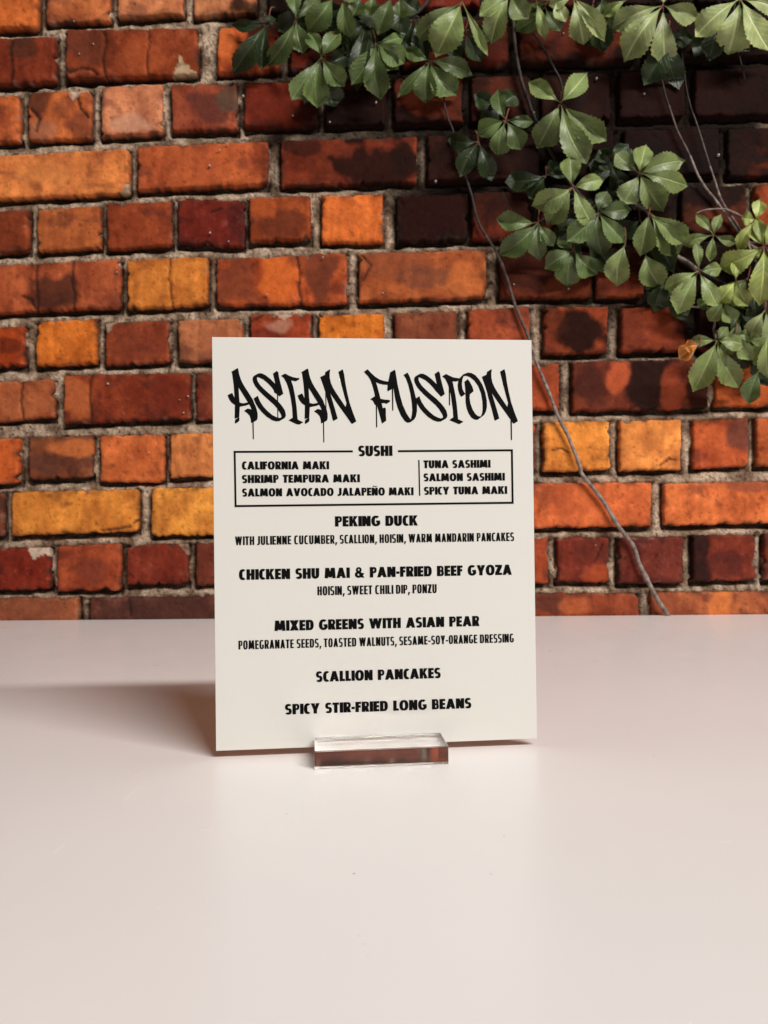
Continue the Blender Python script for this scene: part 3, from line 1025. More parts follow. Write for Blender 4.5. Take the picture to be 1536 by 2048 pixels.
FU = [(70, 170), (138, 122), (200, 190), (280, 262), (360, 310), (440, 335), (510, 345), (545, 180), (625, 130), (640, 150), (650, 220), (680, 400), (720, 580), (770, 760),
      (840, 920), (915, 1030), (935, 960), (945, 860), (935, 720), (905, 540), (870, 400), (830, 290), (785, 225), (860, 182), (900, 260), (950, 400), (985, 540), (1010, 640),
      (1030, 760), (1030, 880), (1010, 980), (980, 1030), (910, 1080), (860, 1090), (810, 1060), (740, 960), (680, 820), (640, 680), (605, 470), (570, 485), (505, 520), (492, 500),
      (498, 405), (420, 400), (340, 380), (290, 355), (320, 460), (350, 570), (370, 655), (440, 670), (520, 675), (545, 690), (540, 710), (475, 748), (450, 735), (392, 735),
      (412, 825), (450, 812), (468, 840), (468, 950), (475, 1050), (400, 1105), (390, 1080), (350, 930), (305, 770), (270, 765), (230, 690), (185, 665), (250, 620), (270, 610),
      (255, 530), (225, 420), (190, 320), (150, 255)]
I2 = [(38, 250), (110, 207), (170, 238), (240, 270), (340, 285), (360, 290), (330, 330), (290, 345), (225, 340), (250, 450), (280, 600), (305, 780), (328, 1025), (425, 1070),
      (355, 1112), (330, 1110), (260, 1080), (165, 1040), (240, 990), (232, 860), (210, 700), (190, 560), (160, 450), (130, 370), (95, 300)]
O_OUT = [(440, 350), (500, 300), (545, 360), (590, 450), (607, 520), (540, 575), (535, 640), (550, 740), (590, 850), (640, 930), (690, 970), (735, 975), (760, 920), (770, 830),
         (765, 700), (740, 560), (690, 430), (620, 330), (540, 265), (470, 242), (425, 250), (405, 310), (395, 390), (405, 470), (425, 520), (460, 570), (385, 622), (350, 575),
         (325, 490), (318, 410), (330, 330), (360, 275), (420, 215), (500, 182), (570, 190), (640, 230), (710, 310), (770, 410), (815, 530), (845, 680), (848, 800), (830, 890),
         (795, 950), (730, 1000), (680, 1035), (630, 1035), (570, 1000), (520, 930), (480, 830), (462, 720), (460, 600), (455, 480)]
TITLE = []
Z4, Z5, Z6, Z7 = (450, 725, 9.6), (570, 725, 9.6), (720, 725, 9.035), (880, 725, 9.035)
for a in A_PARTS:
    TITLE.append(zp(*Z4, a))
    TITLE.append(zp(*Z4, a, 1344, 8))
TITLE += [zp(*Z4, [(525, 1140), (550, 1130), (556, 1465), (545, 1480), (535, 1465)]),
          zp(*Z4, S_OUT), zp(*Z4, [(998, 600), (1020, 600), (1024, 1060), (1006, 1055)]),
          zp(*Z4, I_OUT),
          zp(*Z5, N_A), zp(*Z5, N_B), zp(*Z5, [(772, 560), (792, 640), (797, 900), (780, 880)]),
          zp(*Z5, [(728, 1120), (750, 1110), (756, 1525), (745, 1540), (735, 1525)]),
          zp(*Z6, FU), zp(*Z6, [(575, 470), (600, 460), (603, 860), (592, 875), (582, 860)]),
          zp(*Z6, [(285, 755), (308, 770), (312, 1165), (300, 1178), (290, 1165)]),
          [(x + 323.0, y + .8) for x, y in zp(*Z4, S_OUT2)],
          zp(*Z7, I2), zp(*Z7, [(157, 440), (181, 440), (182, 770), (173, 780), (162, 770)]),
          zp(*Z7, O_OUT),
          [(x + 323.2, y - .4) for x, y in zp(*Z5, N_A)], [(x + 323.2, y - .4) for x, y in zp(*Z5, N_B)],
          zp(*Z7, [(1272, 1040), (1298, 1060), (1302, 1395), (1292, 1408), (1280, 1395)])]
ink_mesh('title_lettering', [[[card_uv(*q) for q in poly]] for poly in TITLE])


# --- upright capitals in two weights
def R(x0, y0, x1, y1):
    return [[(x0, y0), (x1, y0), (x1, y1), (x0, y1)]]


def Pg(*pts):
    return [list(pts)]


def sup(cx, cy, rx, ry, a, n):
    c, s = math.cos(a), math.sin(a)
    return (cx + rx * math.copysign(abs(c) ** (2 / n), c), cy + ry * math.copysign(abs(s) ** (2 / n), s))


def ring(cx, cy, rx, ry, s, t, a0=None, a1=None, n=2.3, k=22):
    if a0 is None:
        o = [sup(cx, cy, rx, ry, 2 * math.pi * i / (2 * k), n) for i in range(2 * k)]
        q = [sup(cx, cy, rx - s, ry - t, 2 * math.pi * i / (2 * k), n) for i in range(2 * k)]
        return [o, q[::-1]]
    a0, a1 = math.radians(a0), math.radians(a1)
    o = [sup(cx, cy, rx, ry, a0 + (a1 - a0) * i / k, n) for i in range(k + 1)]
    q = [sup(cx, cy, rx - s, ry - t, a0 + (a1 - a0) * i / k, n) for i in range(k + 1)]
    return [o + q[::-1]]


def glyph(ch, W, s, t, n):
    if ch == 'I':
        return [R(0, 0, s, 1)]
    if ch == 'L':
        return [R(0, 0, s, 1), R(s, 0, W, t)]
    if ch == 'F':
        return [R(0, 0, s, 1), R(s, 1 - t, W, 1), R(s, .42, W * .94, .42 + t)]
    if ch == 'E':
        return [R(0, 0, s, 1), R(s, 1 - t, W, 1), R(s, .5 - t / 2, W * .96, .5 + t / 2), R(s, 0, W, t)]
    if ch == 'T':
        return [R(0, 1 - t, W, 1), R(W / 2 - s / 2, 0, W / 2 + s / 2, 1 - t)]
    if ch == 'H':
        return [R(0, 0, s, 1), R(W - s, 0, W, 1), R(s, .5 - t / 2, W - s, .5 + t / 2)]
    if ch in 'AV':
        a = s * 1.05
        yi = (W / 2 - s) / (W / 2 - a / 2)
        P = [(0, 0), (s, 0), (W / 2, yi), (W - s, 0), (W, 0), (W / 2 + a / 2, 1), (W / 2 - a / 2, 1)]
        if ch == 'V':
            return [[[(x, 1 - y) for x, y in P][::-1]]]
        m = (W / 2 - a / 2)
        return [[P], R(.2 * m + s * .5, .17, W - .2 * m - s * .5, .17 + t * .85)]
    if ch in 'NÑ':
        r = [R(0, 0, s, 1), R(W - s, 0, W, 1), Pg((0, 1), (s * 1.05, 1), (W, 0), (W - s * 1.05, 0))]
        if ch == 'Ñ':
            r.append(Pg((W * .18, 1.10), (W * .38, 1.16), (W * .62, 1.08), (W * .85, 1.13), (W * .85, 1.23), (W * .62, 1.18), (W * .38, 1.26), (W * .18, 1.20)))
        return r
    if ch == 'M':
        i = W * .07
        return [Pg((0, 0), (s, 0), (s + i * .6, 1), (i, 1)), Pg((W - s, 0), (W, 0), (W - i, 1), (W - s - i * .6, 1)),
                Pg((i, 1), (i + s * 1.1, 1), (W / 2 + s * .42, .08), (W / 2 - s * .42, .08)),
                Pg((W - i - s * 1.1, 1), (W - i, 1), (W / 2 + s * .42, .08), (W / 2 - s * .42, .08))]
    if ch == 'W':
        h = W / 2
        q = s * .94
        r = []
        for o in (0, h - q * .42):
            w2 = h + q * .42
            r += [Pg((o, 1), (o + q, 1), (o + w2 / 2 + q * .45, 0), (o + w2 / 2 - q * .45, 0)),
                  Pg((o + w2 - q, 1), (o + w2, 1), (o + w2 / 2 + q * .45, 0), (o + w2 / 2 - q * .45, 0))]
        return r
    if ch == 'K':
        return [R(0, 0, s, 1), Pg((s * .9, .40), (W - s * 1.15, 1), (W, 1), (s * .9 + (W - s) * .28, .42), (s * .9, .22)),
                Pg((s * 1.0 + (W - s) * .05, .50), (s + (W - s) * .36, .70), (W * 1.02, 0), (W - s * 1.1, 0))]
    if ch == 'X':
        q = s * 1.15
        return [Pg((0, 0), (q, 0), (W, 1), (W - q, 1)), Pg((W - q, 0), (W, 0), (q, 1), (0, 1))]
    if ch == 'Y':
        q = s * 1.1
        return [R(W / 2 - s / 2, 0, W / 2 + s / 2, .44), Pg((W / 2 - s / 2, .44), (W / 2 + s / 2, .44), (W / 2 + s * .12, .50), (q, 1), (0, 1), (W / 2 - s / 2, .36)),
                Pg((W / 2 - s / 2, .44), (W / 2 + s / 2, .36), (W, 1), (W - q, 1), (W / 2 - s * .12, .50))]
    if ch == 'Z':
        q = s * 1.25
        return [R(0, 1 - t, W, 1), R(0, 0, W, t), Pg((0, t), (q, t), (W, 1 - t), (W - q, 1 - t))]
    if ch == 'O':
        return [ring(W / 2, .5, W / 2, .52, s, t, n=n)]
    if ch == 'C':
        return [ring(W * .56, .5, W * .56, .52, s, t, 52, 308, n)]
    if ch == 'G':
        return [ring(W * .53, .5, W * .53, .52, s, t, 50, 345, n), R(W * .54, .36, W, .36 + t * .8), R(W - s * .92, .14, W, .36)]
    if ch == 'S':
        q, u = s * .86, t * .92
        ry = (1.04 + u) / 4
        return [ring(W / 2, 1.02 - ry, W / 2, ry, q, u, 28, 270, n), ring(W / 2, -.02 + ry, W / 2, ry, q, u, 90, -152, n)]
    if ch == 'U':
        return [ring(W / 2, .40, W / 2, .42, s, t, 180, 360, n), R(0, .40, s, 1), R(W - s, .40, W, 1)]
    if ch == 'J':
        return [R(W - s, .3, W, 1), ring(W - s - .12 * W, .3, s + .12 * W, .32, s, t, 250, 360, n), R(0, -.02, W - s - .12 * W, t * .8)]
    if ch == 'D':
        rx = (W - s) * .85
        return [R(0, 0, s, 1), R(s, 1 - t, W - rx, 1), R(s, 0, W - rx, t), ring(W - rx, .5, rx, .5, s, t, -90, 90, n)]
    if ch in 'PR':
        hb = .60
        ry = hb / 2
        rx = min((W - s) * .8, ry * 1.1)
        q = min(s * .9, rx - .03)
        r = [R(0, 0, s, 1), R(s, 1 - t * .85, W - rx, 1), R(s, 1 - hb, W - rx, 1 - hb + t * .85), ring(W - rx, 1 - ry, rx, ry, q, t * .85, -90, 90, n)]
        if ch == 'R':
            r.append(Pg((W * .38, 1 - hb + t * .5), (W * .38 + s * .9, 1 - hb + t * .5), (W * 1.04, 0), (W * 1.04 - s * 1.05, 0)))
        return r
    if ch == 'B':
        r = [R(0, 0, s, 1)]
        u = t * .82
        for cy, ry, ww in ((1 - (.5 + u / 2) / 2, (.5 + u / 2) / 2, W * .95), ((.5 + u / 2) / 2, (.5 + u / 2) / 2, W)):
            rx = min((ww - s) * .8, ry * 1.2)
            q = min(s * .9, rx - .03)
            r += [R(s, cy + ry - u, ww - rx, cy + ry), R(s, cy - ry, ww - rx, cy - ry + u), ring(ww - rx, cy, rx, ry, q, u, -90, 90, n)]
        return r
    if ch == '&':
        return [ring(.36, .75, .26, .27, .19, .17, n=2), ring(.34, .30, .34, .32, .25, .22, n=2),
                Pg((.16, .66), (.36, .70), (.88, 0), (.58, 0)), Pg((.52, .16), (.66, .06), (.86, .42), (.68, .46))]
    if ch == '-':
        return [R(0, .30, W, .30 + t * 1.05)]
    if ch == ',':
        return [Pg((0, -.2), (s * .55, -.2), (s * 1.15, .17), (s * .1, .17))]
    return []


HEAVY = dict(s=.315, t=.225, n=2.35, gap=.05, space=.42, w=dict(A=.86, B=.64, C=.61, D=.72, E=.53, F=.51, G=.78, H=.72, I=.285, J=.5, K=.75, L=.5, M=1.0, N=.76, O=.82,
             P=.62, R=.66, S=.60, T=.58, U=.70, V=.82, W=1.2, X=.82, Y=.80, Z=.64))
HEAVY['w'].update({'Ñ': .76, '&': .88, '-': .30, ',': .25})
LIGHT = dict(s=.188, t=.152, n=2.9, gap=.07, space=.22, w=dict(A=.48, B=.43, C=.42, D=.45, E=.36, F=.34, G=.45, H=.45, I=.15, J=.28, K=.45, L=.34, M=.60, N=.47, O=.46,
             P=.40, R=.43, S=.40, T=.38, U=.44, V=.46, W=.70, X=.46, Y=.46, Z=.39))
LIGHT['w'].update({'-': .24, ',': .16})


def text_line(name, text, left, right, cap, font):
    """one line of capitals: baseline end points and cap height in photo pixels"""
    a, b = card_uv(*left), card_uv(*right)
    top = card_uv(left[0] - cap * .0125, left[1] - cap)
    hgt = math.hypot(top[0] - a[0], top[1] - a[1])
    x, items = 0.0, []
    for i, ch in enumerate(text):
        if ch == ' ':
            x += font['space']
            continue
        items.append((ch, x))
        x += font['w'][ch] + font['gap'] - (.055 if ch == 'C' and text[i + 1:i + 2] in ('Y', 'A', 'K', 'O', 'T') else 0)
    total = x - font['gap']
    L = math.hypot(b[0] - a[0], b[1] - a[1])
    sx = L / total
    ux, uz = (b[0] - a[0]) / L, (b[1] - a[1]) / L
    polys = []
    for ch, x0 in items:
        for poly in glyph(ch, font['w'][ch], font['s'], font['t'], font['n']):
            polys.append([[(a[0] + ux * (x0 + q[0]) * sx - uz * q[1] * hgt, a[1] + uz * (x0 + q[0]) * sx + ux * q[1] * hgt) for q in lp] for lp in poly])
    return ink_mesh(name, polys)


text_line('section_heading', 'SUSHI', (716.8, 912.3), (784.4, 911.8), 20.6, HEAVY)
text_line('sushi_item', 'CALIFORNIA MAKI', (483.9, 939.1), (657.9, 938.4), 16.0, HEAVY)
text_line('sushi_item', 'SHRIMP TEMPURA MAKI', (483.9, 966.2), (719.4, 964.4), 16.0, HEAVY)
text_line('sushi_item', 'SALMON AVOCADO JALAPEÑO MAKI', (484.3, 993.2), (826.8, 990.4), 16.0, HEAVY)
text_line('sushi_item', 'TUNA SASHIMI', (847.0, 936.4), (980.8, 935.2), 15.6, HEAVY)
text_line('sushi_item', 'SALMON SASHIMI', (847.2, 962.7), (1009.4, 961.1), 15.6, HEAVY)
text_line('sushi_item', 'SPICY TUNA MAKI', (848.0, 989.6), (1014.0, 987.7), 15.6, HEAVY)
text_line('dish_name', 'PEKING DUCK', (670, 1053.2), (835.5, 1051.0), 20.6, HEAVY)
text_line('dish_description', 'WITH JULIENNE CUCUMBER, SCALLION, HOISIN, WARM MANDARIN PANCAKES', (470.2, 1090.4), (1028.2, 1081.8), 17.4, LIGHT)
text_line('dish_name', 'CHICKEN SHU MAI & PAN-FRIED BEEF GYOZA', (478, 1159.9), (1023.6, 1149.4), 21.0, HEAVY)
text_line('dish_description', 'HOISIN, SWEET CHILI DIP, PONZU', (634.8, 1190.7), (873.4, 1185.8), 17.8, LIGHT)
text_line('dish_name', 'MIXED GREENS WITH ASIAN PEAR', (548.9, 1262), (958.4, 1252), 20.8, HEAVY)
text_line('dish_description', 'POMEGRANATE SEEDS, TOASTED WALNUTS, SESAME-SOY-ORANGE DRESSING', (477, 1299), (1027.5, 1284.4), 17.6, LIGHT)
text_line('dish_name', 'SCALLION PANCAKES', (632, 1363.9), (881.4, 1355.9), 20.8, HEAVY)
text_line('dish_name', 'SPICY STIR-FRIED LONG BEANS', (570, 1429.2), (942.7, 1416.1), 20.8, HEAVY)


def bar(a, b, w):
    d = Vector((b[0] - a[0], b[1] - a[1])).normalized()
    nrm = Vector((-d.y, d.x)) * (w / 2)
    q = [(a[0] + nrm.x, a[1] + nrm.y), (b[0] + nrm.x, b[1] + nrm.y), (b[0] - nrm.x, b[1] - nrm.y), (a[0] - nrm.x, a[1] - nrm.y)]
    return [[card_uv(*p) for p in q]]


ink_mesh('section_frame', [bar((467.2, 903.8), (705.7, 902.8), 4.0), bar((795.9, 902.4), (1025.8, 900.6), 4.0), bar((1023.7, 899.0), (1025.3, 1007.5), 4.0),
                           bar((469.2, 1012.2), (1027.2, 1005.5), 4.0), bar((469.3, 902.5), (471.3, 1013.8), 4.0), bar((837.7, 920), (839.3, 991.6), 2.7)])

# --- acrylic base: a block with a slot that the sheet stands in
bl_front = at(629, 1538.8, 0.4815)
br_front = at(897.5, 1528.4, 0.4880)
bw = math.hypot(br_front.x - bl_front.x, br_front.y - bl_front.y)
u_ = Vector((math.cos(YAW), math.sin(YAW), 0))
v_ = Vector((-math.sin(YAW), math.cos(YAW), 0))
mid = (bl_front + br_front) * .5
cen = Mcard.translation + v_ * (CT / 2)
cen = cen + u_ * ((mid - cen).dot(u_))
half_front = (cen - mid).dot(v_)
cen.z = 0.00012
BH, SLOT = 0.0114, zb - 0.00012 - 0.0002
Mb = Matrix.Translation(cen) @ Matrix.Rotation(YAW, 4, 'Z')
import bmesh
bm = bmesh.new()
hw = CT / 2 + 0.00035
prof = [(-half_front, 0), (half_front, 0), (half_front, BH), (hw, BH), (hw, SLOT), (-hw, SLOT), (-hw, BH), (-half_front, BH)]
ra = [bm.verts.new((-bw / 2, y, z)) for y, z in prof]
rb = [bm.verts.new((bw / 2, y, z)) for y, z in prof]
n_ = len(prof)
for k in range(n_):
    bm.faces.new((ra[k], rb[k], rb[(k + 1) % n_], ra[(k + 1) % n_]))
for (a, b, c, d) in ((0, 5, 6, 7), (0, 1, 4, 5), (1, 2, 3, 4)):
    bm.faces.new([ra[i] for i in (d, c, b, a)][::-1])
    bm.faces.new([rb[i] for i in (d, c, b, a)])
bmesh.ops.recalc_face_normals(bm, faces=bm.faces[:])
bmesh.ops.dissolve_limit(bm, angle_limit=0.01, verts=bm.verts[:], edges=bm.edges[:])
ed = [e for e in bm.edges if len(e.link_faces) == 2 and e.calc_face_angle() > .5 and
      not (abs(e.verts[0].co.y) < hw + 1e-4 and abs(e.verts[1].co.y) < hw + 1e-4)]
bmesh.ops.bevel(bm, geom=ed, offset=0.00028, segments=2, affect='EDGES', profile=.5)
me = bpy.data.meshes.new('display_stand')
bm.to_mesh(me)
bm.free()
me.materials.append(ACRYL)
stand = bpy.data.objects.new('display_stand', me)
COL.objects.link(stand)
stand.matrix_world = Mb
tag(stand, 'low clear acrylic block with a slot holding up the white menu sign', 'display stand')

# ------------------------------------------------------------------ creeper on the wall
vine_base = wall_pt(1040, -10, 0.004)
vine = empty('climbing_vine', Matrix.Translation(vine_base))
tag(vine, 'green creeper with toothed leaves and bare twigs climbing the upper right of the wall', 'climbing plant')
VINV = Matrix.Translation(-vine_base)


def tube(V, Fc, pts, radii, sides=7):
    n = len(pts)
    i0 = len(V)
    for i, p in enumerate(pts):
        d = (pts[min(i + 1, n - 1)] - pts[max(i - 1, 0)]).normalized()
        a = d.cross(Vector((0, 1, 0)))
        if a.length < 1e-4:
            a = d.cross(Vector((1, 0, 0)))
        a.normalize()
        b = d.cross(a).normalized()
        for k in range(sides):
            t = 2 * math.pi * k / sides
            V.append(p + (a * math.cos(t) + b * math.sin(t)) * radii[i])
    for i in range(n - 1):
        for k in range(sides):
            q = (k + 1) % sides
            Fc.append((i0 + i * sides + k, i0 + i * sides + q, i0 + (i + 1) * sides + q, i0 + (i + 1) * sides + k))
    Fc.append(tuple(i0 + k for k in range(sides))[::-1])
    Fc.append(tuple(i0 + (n - 1) * sides + k for k in range(sides)))


def spline(P, per=5):
    out = []
    n = len(P)
    for i in range(n - 1):
        p0, p1, p2, p3 = P[max(i - 1, 0)], P[i], P[i + 1], P[min(i + 2, n - 1)]
        for k in range(per):
            t = k / per
            out.append(0.5 * ((2 * p1) + (p2 - p0) * t + (2 * p0 - 5 * p1 + 4 * p2 - p3) * t * t + (3 * p1 - p0 - 3 * p2 + p3) * t ** 3))
    out.append(P[-1])
    return out


def stem(name, px_pts, w0, w1, off, mat, wig=1.2, shade_y=None):
    off += .006
    P = [air_pt(x, y, off) for x, y in px_pts]
    S = spline(P)
    n = len(S)
    mm = WALL_Y / F
    rad = []
    for i in range(n):
        r = .5 * mm * (w0 + (w1 - w0) * i / (n - 1))
        r *= 1 + .25 * noise.noise(Vector((i * .6, px_pts[0][0], 0)))
        if i % 13 == 6:
            r *= 1.28
        rad.append(r)
        S[i] = S[i] + Vector((noise.noise(Vector((i * .45, px_pts[0][1], 1))), noise.noise(Vector((i * .3, 4, px_pts[0][1]))), 0)) * mm * wig
    V, Fc = [], []
    tube(V, Fc, [VINV @ p for p in S], rad)
    if shade_y:  # shade on the upper part is put into darker bark colours
        idx = []
        lim = [wall_pt(900, shade_y[0]).z, wall_pt(900, shade_y[1]).z]
        for i in range(n - 1):
            idx += [0 if S[i].z > lim[0] else 1 if S[i].z > lim[1] else 2] * 7
        return mesh_obj(name, V, Fc, None, vine, smooth=True, mats=[BARK_DARK, BARK_MID, mat], mat_idx=idx + [0, 2])
    o = mesh_obj(name, V, Fc, mat, vine, smooth=True)
    return o


TW = [(885, 150), (890, 215), (905, 260), (920, 320), (940, 380), (958, 447), (993, 505), (1015, 560), (1030, 610), (1055, 670), (1075, 730), (1100, 790), (1117, 835),
      (1140, 880), (1160, 935), (1165, 950), (1205, 1000), (1235, 1050), (1265, 1090), (1280, 1130), (1310, 1190), (1340, 1236)]
o_ = stem('twig', TW, 3.6, 9.4, .0125, BARK, shade_y=(480, 680))
o_['label'] = 'long bare grey twig running down to the table behind the sign'
stem('stem', [(1024, -40), (1026, 30), (1030, 90), (1040, 150), (1056, 200), (1075, 250), (1110, 320), (1160, 390), (1230, 440), (1298, 470), (1356, 511), (1398, 541), (1447, 568), (1520, 610), (1590, 640)], 7, 7, .012, BARK_DARK)
stem('stem', [(1038, -40), (1050, 30), (1080, 85), (1105, 130), (1122, 165), (1130, 210), (1150, 300)], 6, 3, .015, BARK_DARK)
stem('twig', [(1312, 100), (1326, 170), (1334, 200), (1356, 264), (1375, 302), (1402, 362), (1428, 397), (1452, 430), (1500, 490), (1528, 500)], 2.5, 7, .013, BARK, shade_y=(225, 330))
stem('twig', [(1362, 90), (1375, 189), (1394, 249), (1420, 332), (1443, 400), (1462, 430), (1487, 472), (1510, 520), (1535, 590)], 2.2, 5.5, .016, BARK, shade_y=(250, 340))
stem('twig', [(1392, 427), (1410, 420), (1440, 418), (1455, 420), (1476, 430), (1503, 446), (1545, 470)], 2, 7, .019, BARK)
stem('twig', [(1326, 586), (1345, 596), (1380, 612), (1410, 616), (1424, 618), (1430, 640), (1428, 660), (1434, 682)], 2.4, 5.5, .022, BARK)
stem('twig', [(1250, 396), (1270, 408), (1298, 427), (1340, 500), (1372, 522), (1397, 542)], 3, 9, .020, BARK)
stem('twig', [(1480, -40), (1462, 60), (1478, 110), (1490, 160)], 4, 2, .012, BARK_DARK)
stem('twig', [(560, -40), (580, 0), (592, 40), (620, 75), (643, 112)], 4, 3, .016, BARK_DARK)
stem('twig', [(880, -40), (850, 10), (800, 50), (752, 86), (700, 105), (643, 114)], 8, 3, .014, BARK_DARK)
stem('twig', [(1050, 250), (1011, 241), (985, 258), (957, 282)], 4, 3, .018, BARK_DARK)
stem('twig', [(1160, 390), (1110, 420), (1076, 446)], 4, 3, .016, BARK_DARK)

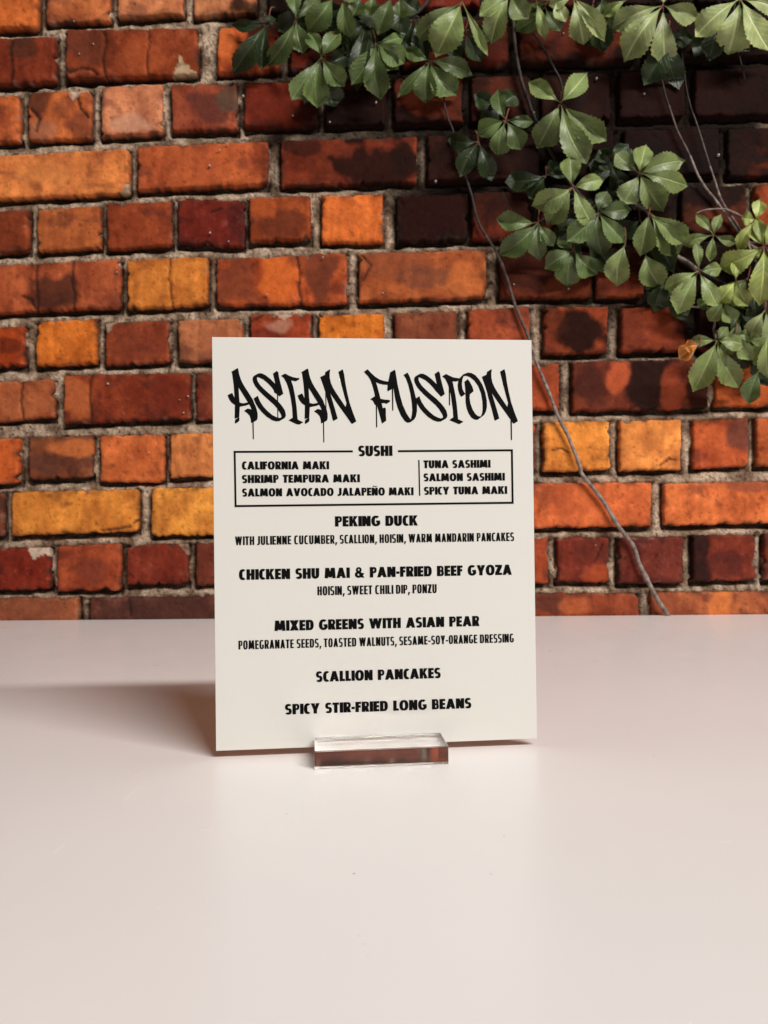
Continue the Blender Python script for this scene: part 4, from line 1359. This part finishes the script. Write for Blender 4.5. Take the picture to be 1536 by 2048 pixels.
# leaf sets: node (x, y), tone, distance off the wall (mm), leaflets (tip x, tip y, width[, own base x, y])
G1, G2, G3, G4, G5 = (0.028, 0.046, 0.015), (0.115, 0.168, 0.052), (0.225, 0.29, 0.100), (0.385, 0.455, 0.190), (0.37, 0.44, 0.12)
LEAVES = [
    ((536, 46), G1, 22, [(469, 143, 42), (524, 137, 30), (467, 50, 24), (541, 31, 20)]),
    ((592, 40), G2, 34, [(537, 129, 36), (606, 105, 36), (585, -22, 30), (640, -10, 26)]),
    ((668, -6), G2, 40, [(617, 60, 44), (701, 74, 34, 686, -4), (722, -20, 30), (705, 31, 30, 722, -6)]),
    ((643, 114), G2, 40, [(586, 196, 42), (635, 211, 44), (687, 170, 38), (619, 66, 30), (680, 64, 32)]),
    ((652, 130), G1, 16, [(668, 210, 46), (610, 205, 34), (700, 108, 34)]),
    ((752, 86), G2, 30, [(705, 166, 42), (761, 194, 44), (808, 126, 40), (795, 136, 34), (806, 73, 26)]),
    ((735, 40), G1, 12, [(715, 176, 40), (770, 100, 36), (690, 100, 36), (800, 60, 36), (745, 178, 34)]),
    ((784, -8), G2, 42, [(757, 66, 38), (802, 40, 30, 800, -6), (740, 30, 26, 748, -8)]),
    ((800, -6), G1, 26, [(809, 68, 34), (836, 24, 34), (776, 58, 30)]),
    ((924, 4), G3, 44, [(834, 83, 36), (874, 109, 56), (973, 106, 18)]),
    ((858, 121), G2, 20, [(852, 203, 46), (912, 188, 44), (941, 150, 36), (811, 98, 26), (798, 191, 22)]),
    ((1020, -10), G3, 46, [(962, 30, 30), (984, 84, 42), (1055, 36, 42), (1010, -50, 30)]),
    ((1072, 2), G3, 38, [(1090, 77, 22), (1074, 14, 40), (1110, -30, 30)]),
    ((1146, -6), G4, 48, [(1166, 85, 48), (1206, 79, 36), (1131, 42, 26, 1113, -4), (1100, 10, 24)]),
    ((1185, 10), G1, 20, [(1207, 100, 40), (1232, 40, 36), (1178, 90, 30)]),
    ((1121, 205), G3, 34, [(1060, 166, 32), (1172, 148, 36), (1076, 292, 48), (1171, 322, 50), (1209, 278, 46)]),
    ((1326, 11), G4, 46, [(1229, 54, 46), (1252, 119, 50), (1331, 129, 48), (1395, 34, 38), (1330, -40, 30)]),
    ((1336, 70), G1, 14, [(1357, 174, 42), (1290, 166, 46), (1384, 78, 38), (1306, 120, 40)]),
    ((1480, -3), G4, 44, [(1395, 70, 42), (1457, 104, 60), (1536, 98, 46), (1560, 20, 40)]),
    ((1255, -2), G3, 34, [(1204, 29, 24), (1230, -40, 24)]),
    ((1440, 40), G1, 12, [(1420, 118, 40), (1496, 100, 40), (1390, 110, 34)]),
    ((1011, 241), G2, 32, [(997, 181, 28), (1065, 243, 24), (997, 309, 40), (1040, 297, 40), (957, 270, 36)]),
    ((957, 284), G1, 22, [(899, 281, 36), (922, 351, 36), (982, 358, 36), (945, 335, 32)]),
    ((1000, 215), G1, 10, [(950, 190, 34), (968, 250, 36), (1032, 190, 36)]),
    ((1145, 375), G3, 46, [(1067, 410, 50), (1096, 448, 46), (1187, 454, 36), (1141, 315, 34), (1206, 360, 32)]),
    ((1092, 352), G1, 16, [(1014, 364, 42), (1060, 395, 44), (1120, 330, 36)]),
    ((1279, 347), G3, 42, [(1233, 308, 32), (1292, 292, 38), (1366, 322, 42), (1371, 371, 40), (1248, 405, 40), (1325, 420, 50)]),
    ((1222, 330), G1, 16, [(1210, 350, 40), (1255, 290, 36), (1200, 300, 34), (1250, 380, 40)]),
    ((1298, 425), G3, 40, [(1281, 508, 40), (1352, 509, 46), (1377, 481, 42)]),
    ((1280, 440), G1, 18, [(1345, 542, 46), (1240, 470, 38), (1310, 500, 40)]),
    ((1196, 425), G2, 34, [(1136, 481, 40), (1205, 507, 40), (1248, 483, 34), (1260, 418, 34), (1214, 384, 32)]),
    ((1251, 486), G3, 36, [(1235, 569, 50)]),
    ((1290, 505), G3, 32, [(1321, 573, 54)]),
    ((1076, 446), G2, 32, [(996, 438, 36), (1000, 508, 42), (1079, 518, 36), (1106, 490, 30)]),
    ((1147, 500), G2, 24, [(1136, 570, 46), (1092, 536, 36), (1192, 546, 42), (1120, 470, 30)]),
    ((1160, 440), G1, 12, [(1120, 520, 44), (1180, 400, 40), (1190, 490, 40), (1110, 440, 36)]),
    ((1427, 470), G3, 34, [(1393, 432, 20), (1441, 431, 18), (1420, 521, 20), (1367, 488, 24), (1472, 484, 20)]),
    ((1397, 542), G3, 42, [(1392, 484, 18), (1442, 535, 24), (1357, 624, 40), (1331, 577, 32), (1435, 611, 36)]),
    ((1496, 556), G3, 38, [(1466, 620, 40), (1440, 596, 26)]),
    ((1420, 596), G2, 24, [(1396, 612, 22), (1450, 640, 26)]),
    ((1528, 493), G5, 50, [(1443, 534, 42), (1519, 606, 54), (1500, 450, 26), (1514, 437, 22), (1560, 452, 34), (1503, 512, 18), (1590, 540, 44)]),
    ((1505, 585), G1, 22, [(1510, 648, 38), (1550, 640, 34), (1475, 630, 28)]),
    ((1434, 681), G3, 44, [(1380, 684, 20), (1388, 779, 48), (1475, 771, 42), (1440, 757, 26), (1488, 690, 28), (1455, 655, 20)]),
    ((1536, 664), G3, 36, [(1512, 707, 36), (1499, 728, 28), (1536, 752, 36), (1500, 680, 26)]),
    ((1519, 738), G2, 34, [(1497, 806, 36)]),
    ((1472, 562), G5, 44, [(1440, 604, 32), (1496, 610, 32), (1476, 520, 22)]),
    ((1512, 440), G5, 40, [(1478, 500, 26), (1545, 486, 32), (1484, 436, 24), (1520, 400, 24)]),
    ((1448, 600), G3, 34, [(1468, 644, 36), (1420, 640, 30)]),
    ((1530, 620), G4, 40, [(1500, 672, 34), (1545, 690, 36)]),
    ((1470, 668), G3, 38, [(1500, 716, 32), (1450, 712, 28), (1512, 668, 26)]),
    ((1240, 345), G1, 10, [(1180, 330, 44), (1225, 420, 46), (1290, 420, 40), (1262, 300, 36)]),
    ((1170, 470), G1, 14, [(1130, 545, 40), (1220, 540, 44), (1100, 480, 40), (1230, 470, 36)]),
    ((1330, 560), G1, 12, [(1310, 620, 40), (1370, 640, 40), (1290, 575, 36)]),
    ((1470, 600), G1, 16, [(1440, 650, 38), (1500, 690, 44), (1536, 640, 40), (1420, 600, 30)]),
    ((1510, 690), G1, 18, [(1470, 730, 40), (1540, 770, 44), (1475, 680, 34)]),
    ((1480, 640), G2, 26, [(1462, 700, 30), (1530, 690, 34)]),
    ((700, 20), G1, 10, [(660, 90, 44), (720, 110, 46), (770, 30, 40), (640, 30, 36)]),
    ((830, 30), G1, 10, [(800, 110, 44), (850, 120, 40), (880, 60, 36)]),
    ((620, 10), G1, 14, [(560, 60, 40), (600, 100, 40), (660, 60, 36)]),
    ((1090, 15), G2, 26, [(1030, 60, 34), (1120, 60, 32), (1060, 20, 26)]),
    ((930, 60), G1, 12, [(900, 110, 36), (960, 120, 34), (990, 60, 34)]),
    ((1205, -4), G2, 26, [(1180, 60, 34), (1240, 46, 30), (1215, 80, 30)]),
]
ORANGE = ((1400, 690), (0.85, 0.33, 0.06), 56, [(1360, 715, 30), (1370, 694, 22)])


def leaflet(V, Fc, C, UV, base, tip, width, tone, off, rg):
    """one toothed leaflet from base to tip (photo pixels), arching off the wall"""
    mm = WALL_Y / F
    bx_, by_ = base
    tx, ty = tip
    L = math.hypot(tx - bx_, ty - by_)
    ax, ay = (tx - bx_) / L, (ty - by_) / L
    L *= 1.05
    nx_, ny_ = -ay, ax
    bend = rg.uniform(-.07, .07) * L
    arch = rg.uniform(.08, .22) * L * mm
    droop = rg.uniform(-.06, .38) * L * mm
    fold = rg.uniform(.2, .8)
    twist = rg.uniform(-.5, .5)
    ph = rg.uniform(0, 6.28)
    peak = rg.uniform(.54, .66)
    nt, ns = 40, 4
    a_, b_ = 1.9 * peak / .6, 1.25 * (1 - peak) / .5
    mx = (a_ / (a_ + b_)) ** a_ * (b_ / (a_ + b_)) ** b_
    i0 = len(V)
    hw_ = width * .5 * rg.uniform(1.14, 1.36)
    tv_ = rg.uniform(.66, 1.22)
    asym = rg.uniform(-.12, .12)
    rip = rg.uniform(.6, 1.6)
    for i in range(nt + 1):
        t = i / nt
        tb = clamp((t - .03) / .97)
        prof = (max(tb, 0) ** a_) * (max(1 - tb, 0) ** b_) / mx
        prof = max(prof, .0) ** .95
        if t > .80:
            prof *= 1 - .40 * (t - .80) / .20
        q = t * 12.5 + ph
        tooth = 1.0
        if t > .34:
            tooth = 1 - .17 * ((q % 1.0)) * min(1, (t - .34) * 5)
        for j in range(-ns, ns + 1):
            s = j / ns
            edge_ = abs(s)
            w = hw_ * prof * (1 + (tooth - 1) * edge_ ** 2) * (1 + asym * (1 if s > 0 else -1))
            w = max(w, .9)
            x = bx_ + ax * L * t + nx_ * (s * w + bend * math.sin(math.pi * t))
            y = by_ + ay * L * t + ny_ * (s * w + bend * math.sin(math.pi * t))
            z = off + arch * math.sin(math.pi * min(1, t * 1.1)) - droop * t * t
            z += fold * abs(s) * w * mm - .25 * fold * w * mm
            z += twist * s * w * mm * t
            z += rip * mm * 1.5 * math.sin(t * 15 + ph + 2.2 * edge_) * edge_
            z = max(z, .0155)
            V.append(VINV @ air_pt(x, y, z))
            k = tv_ * (1 + .25 * fbm(x * .03, y * .03, ph, 2))
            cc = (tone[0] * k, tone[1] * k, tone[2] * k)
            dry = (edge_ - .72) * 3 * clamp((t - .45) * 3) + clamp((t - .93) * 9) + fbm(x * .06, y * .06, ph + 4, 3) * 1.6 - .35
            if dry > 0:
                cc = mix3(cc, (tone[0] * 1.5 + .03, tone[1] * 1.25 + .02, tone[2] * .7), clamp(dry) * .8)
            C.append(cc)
            UV.append((s, t, 0))
    m = 2 * ns + 1
    for i in range(nt):
        for j in range(m - 1):
            a = i0 + i * m + j
            Fc.append((a, a + 1, a + m + 1, a + m))


rgL = random.Random(11)


def make_leaf(spec, label=None):
    (nx_, ny_), tone, off_mm, lets = spec
    V, Fc, C, UV = [], [], [], []
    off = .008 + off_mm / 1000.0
    for le in lets:
        base = (le[3], le[4]) if len(le) > 3 else (nx_, ny_)
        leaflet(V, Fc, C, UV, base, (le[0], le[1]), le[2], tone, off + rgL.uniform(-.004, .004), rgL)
    nl = len(Fc)
    # petiole back to the wall and the small leaflet stalks
    for le in lets:
        base = (le[3], le[4]) if len(le) > 3 else (nx_, ny_)
        q = (base[0] + (le[0] - base[0]) * .12, base[1] + (le[1] - base[1]) * .12)
        tube(V, Fc, [VINV @ air_pt(nx_, ny_, off), VINV @ air_pt(*q, off + .002)], [.0011, .0008], 5)
    hub = air_pt(nx_, ny_, off)
    tgt = air_pt(nx_ + rgL.uniform(-14, 14), ny_ - rgL.uniform(12, 34), .014)
    mid_ = (hub + tgt) * .5 + Vector((0, -.006, .006))
    tube(V, Fc, [VINV @ p for p in spline([hub, mid_, tgt], 4)], [.0012] * 9, 5)
    while len(C) < len(V):
        C.append((.1, .04, .02))
        UV.append((0.5, 0.0, 0))
    o = mesh_obj('leaf', V, Fc, None, vine, smooth=True, attrs={'tint': ('FLOAT_COLOR', C), 'leaf_uv': ('FLOAT_VECTOR', UV)},
                 mats=[LEAF, PETIOLE], mat_idx=[0] * nl + [1] * (len(Fc) - nl))
    if label:
        o['label'] = label
    return o


for sp in LEAVES:
    make_leaf(sp)
make_leaf(ORANGE, 'small shrivelled orange leaf')
